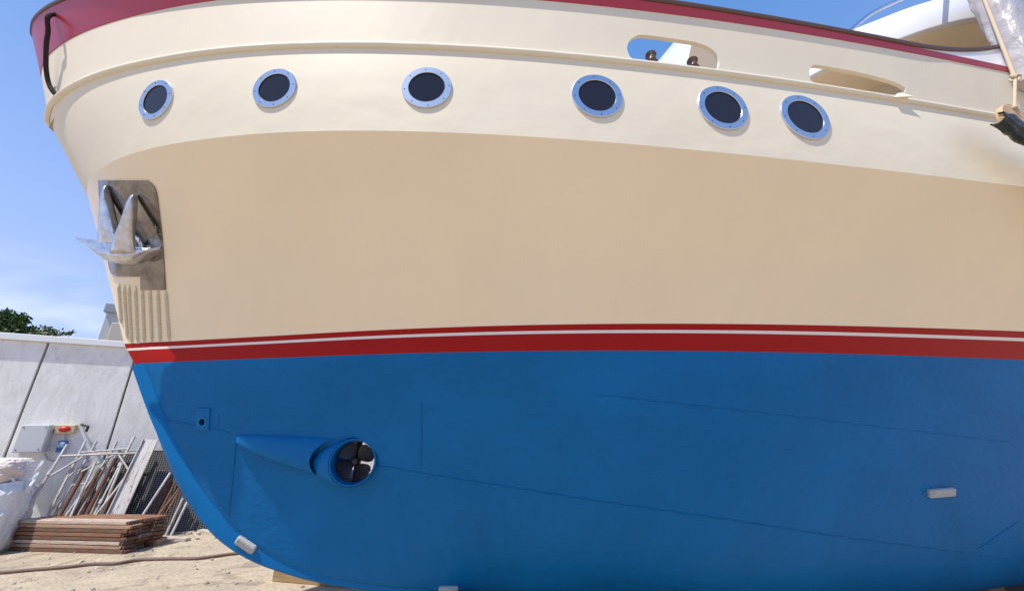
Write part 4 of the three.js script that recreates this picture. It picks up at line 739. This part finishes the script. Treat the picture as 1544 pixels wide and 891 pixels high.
// ------------------------------------------------------------------ beyond the wall: building, tree, shrubs
{
  const off = -7, p0 = onWall(165, 458, off), pb_ = onWall(150, 505, off); const a0 = along(p0), top = p0.y;
  const b = thing('flat_roofed_building', 'pale building with grey roof trim standing beyond the wall', 'building', W3(a0, 0, off).toArray(), wTurn);
  const bm = mat([0.52, 0.52, 0.50], 0.85);
  mesh('wall', box(9, top - 0.35, 7, 4.5, (top - 0.35) / 2, -3.5), bm, b); mesh('roof_trim', rbox(9.2, 0.36, 7.2, 0.03, 4.5, top - 0.18, -3.5), mat([0.30, 0.33, 0.37], 0.6), b);
  const q = onWall(172, 487, off + 0.4), a = along(q) - a0; mesh('pilaster', rbox(0.7, q.y, 0.5, 0.03, a + 0.3, q.y / 2, 0.25), mat([0.60, 0.52, 0.42], 0.85), b);
  const leafM = [[0.06, 0.11, 0.025], [0.075, 0.125, 0.03], [0.10, 0.14, 0.05]].map(c => mat(c, 0.6, { side: THREE.DoubleSide }));
  function crown(n, rx, ry, rz, cyy, ls, sd, clumps) {                     // leaf faces gathered in clumps through the volume
    const pos = [], cl = []; seed = sd;
    for (let i = 0; i < clumps; i++) { const a = rnd() * 6.283, e = Math.acos(rr_(-0.7, 1)), r = Math.pow(rnd(), 0.4); cl.push(V(rx * r * Math.sin(e) * Math.cos(a), cyy + ry * r * Math.cos(e), rz * r * Math.sin(e) * Math.sin(a))); }
    for (let i = 0; i < n; i++) { const c = cl[Math.floor(rnd() * clumps)], s = 0.32 * Math.min(rx, ry); const p = c.clone().add(V(rr_(-1, 1) + rr_(-1, 1), rr_(-1, 1) + rr_(-0.6, 1), rr_(-1, 1) + rr_(-1, 1)).multiplyScalar(s * 0.6)); const d = V(rr_(-1, 1), rr_(-0.6, 1), rr_(-1, 1)).normalize(), w = V(rr_(-1, 1), rr_(-1, 1), rr_(-1, 1)).cross(d).normalize(); const L = ls * rr_(0.7, 1.3); const q1 = p.clone().addScaledVector(d, L), m1 = p.clone().addScaledVector(d, L * 0.45); const s1 = m1.clone().addScaledVector(w, L * 0.28), s2 = m1.clone().addScaledVector(w, -L * 0.28); pos.push(...p.toArray(), ...s1.toArray(), ...q1.toArray(), ...p.toArray(), ...q1.toArray(), ...s2.toArray()); }
    const g = new THREE.BufferGeometry(); g.setAttribute('position', new THREE.Float32BufferAttribute(pos, 3)); g.computeVertexNormals(); return g;
  }
  const tr = (px, pyTop, offW, rx, label, name, grp, n, lm) => { const t = onWall(px, pyTop, offW), base = V(t.x, 0, t.z), h = t.y; const g = thing(name, label, name.includes('tree') ? 'tree' : 'shrub', base.toArray(), 0, grp);
    const sd = Math.round(px * 31 + pyTop * 7) + 5; mesh('trunk', rod(V(), V(0.1, h * 0.7, 0), 0.12, 8, 0.05), mat([0.09, 0.065, 0.045], 0.9), g); mesh('crown', crown(n, rx, rx * 1.1, rx, h - rx * 1.1, rx > 0.8 ? 0.16 : 0.13, sd, rx > 0.8 ? 46 : 14), leafM[lm], g); };
  tr(-10, 476, -5, 0.8, 'bushy green tree rising above the concrete wall', 'broadleaf_tree', undefined, 7000, 1);
  tr(22, 470, -5.2, 0.55, 'slender green tree top beside the bushy tree', 'slender_tree', undefined, 1500, 0);
  for (const [x, y] of [[63, 493], [72, 494], [90, 497], [106, 498]]) tr(x, y, -4.5, x < 80 ? 0.2 : 0.11, 'small shrub top just showing over the wall coping', 'wall_shrub', 'shrubs over the coping', x < 80 ? 90 : 25, 2);
}
renderer.render(scene, camera);
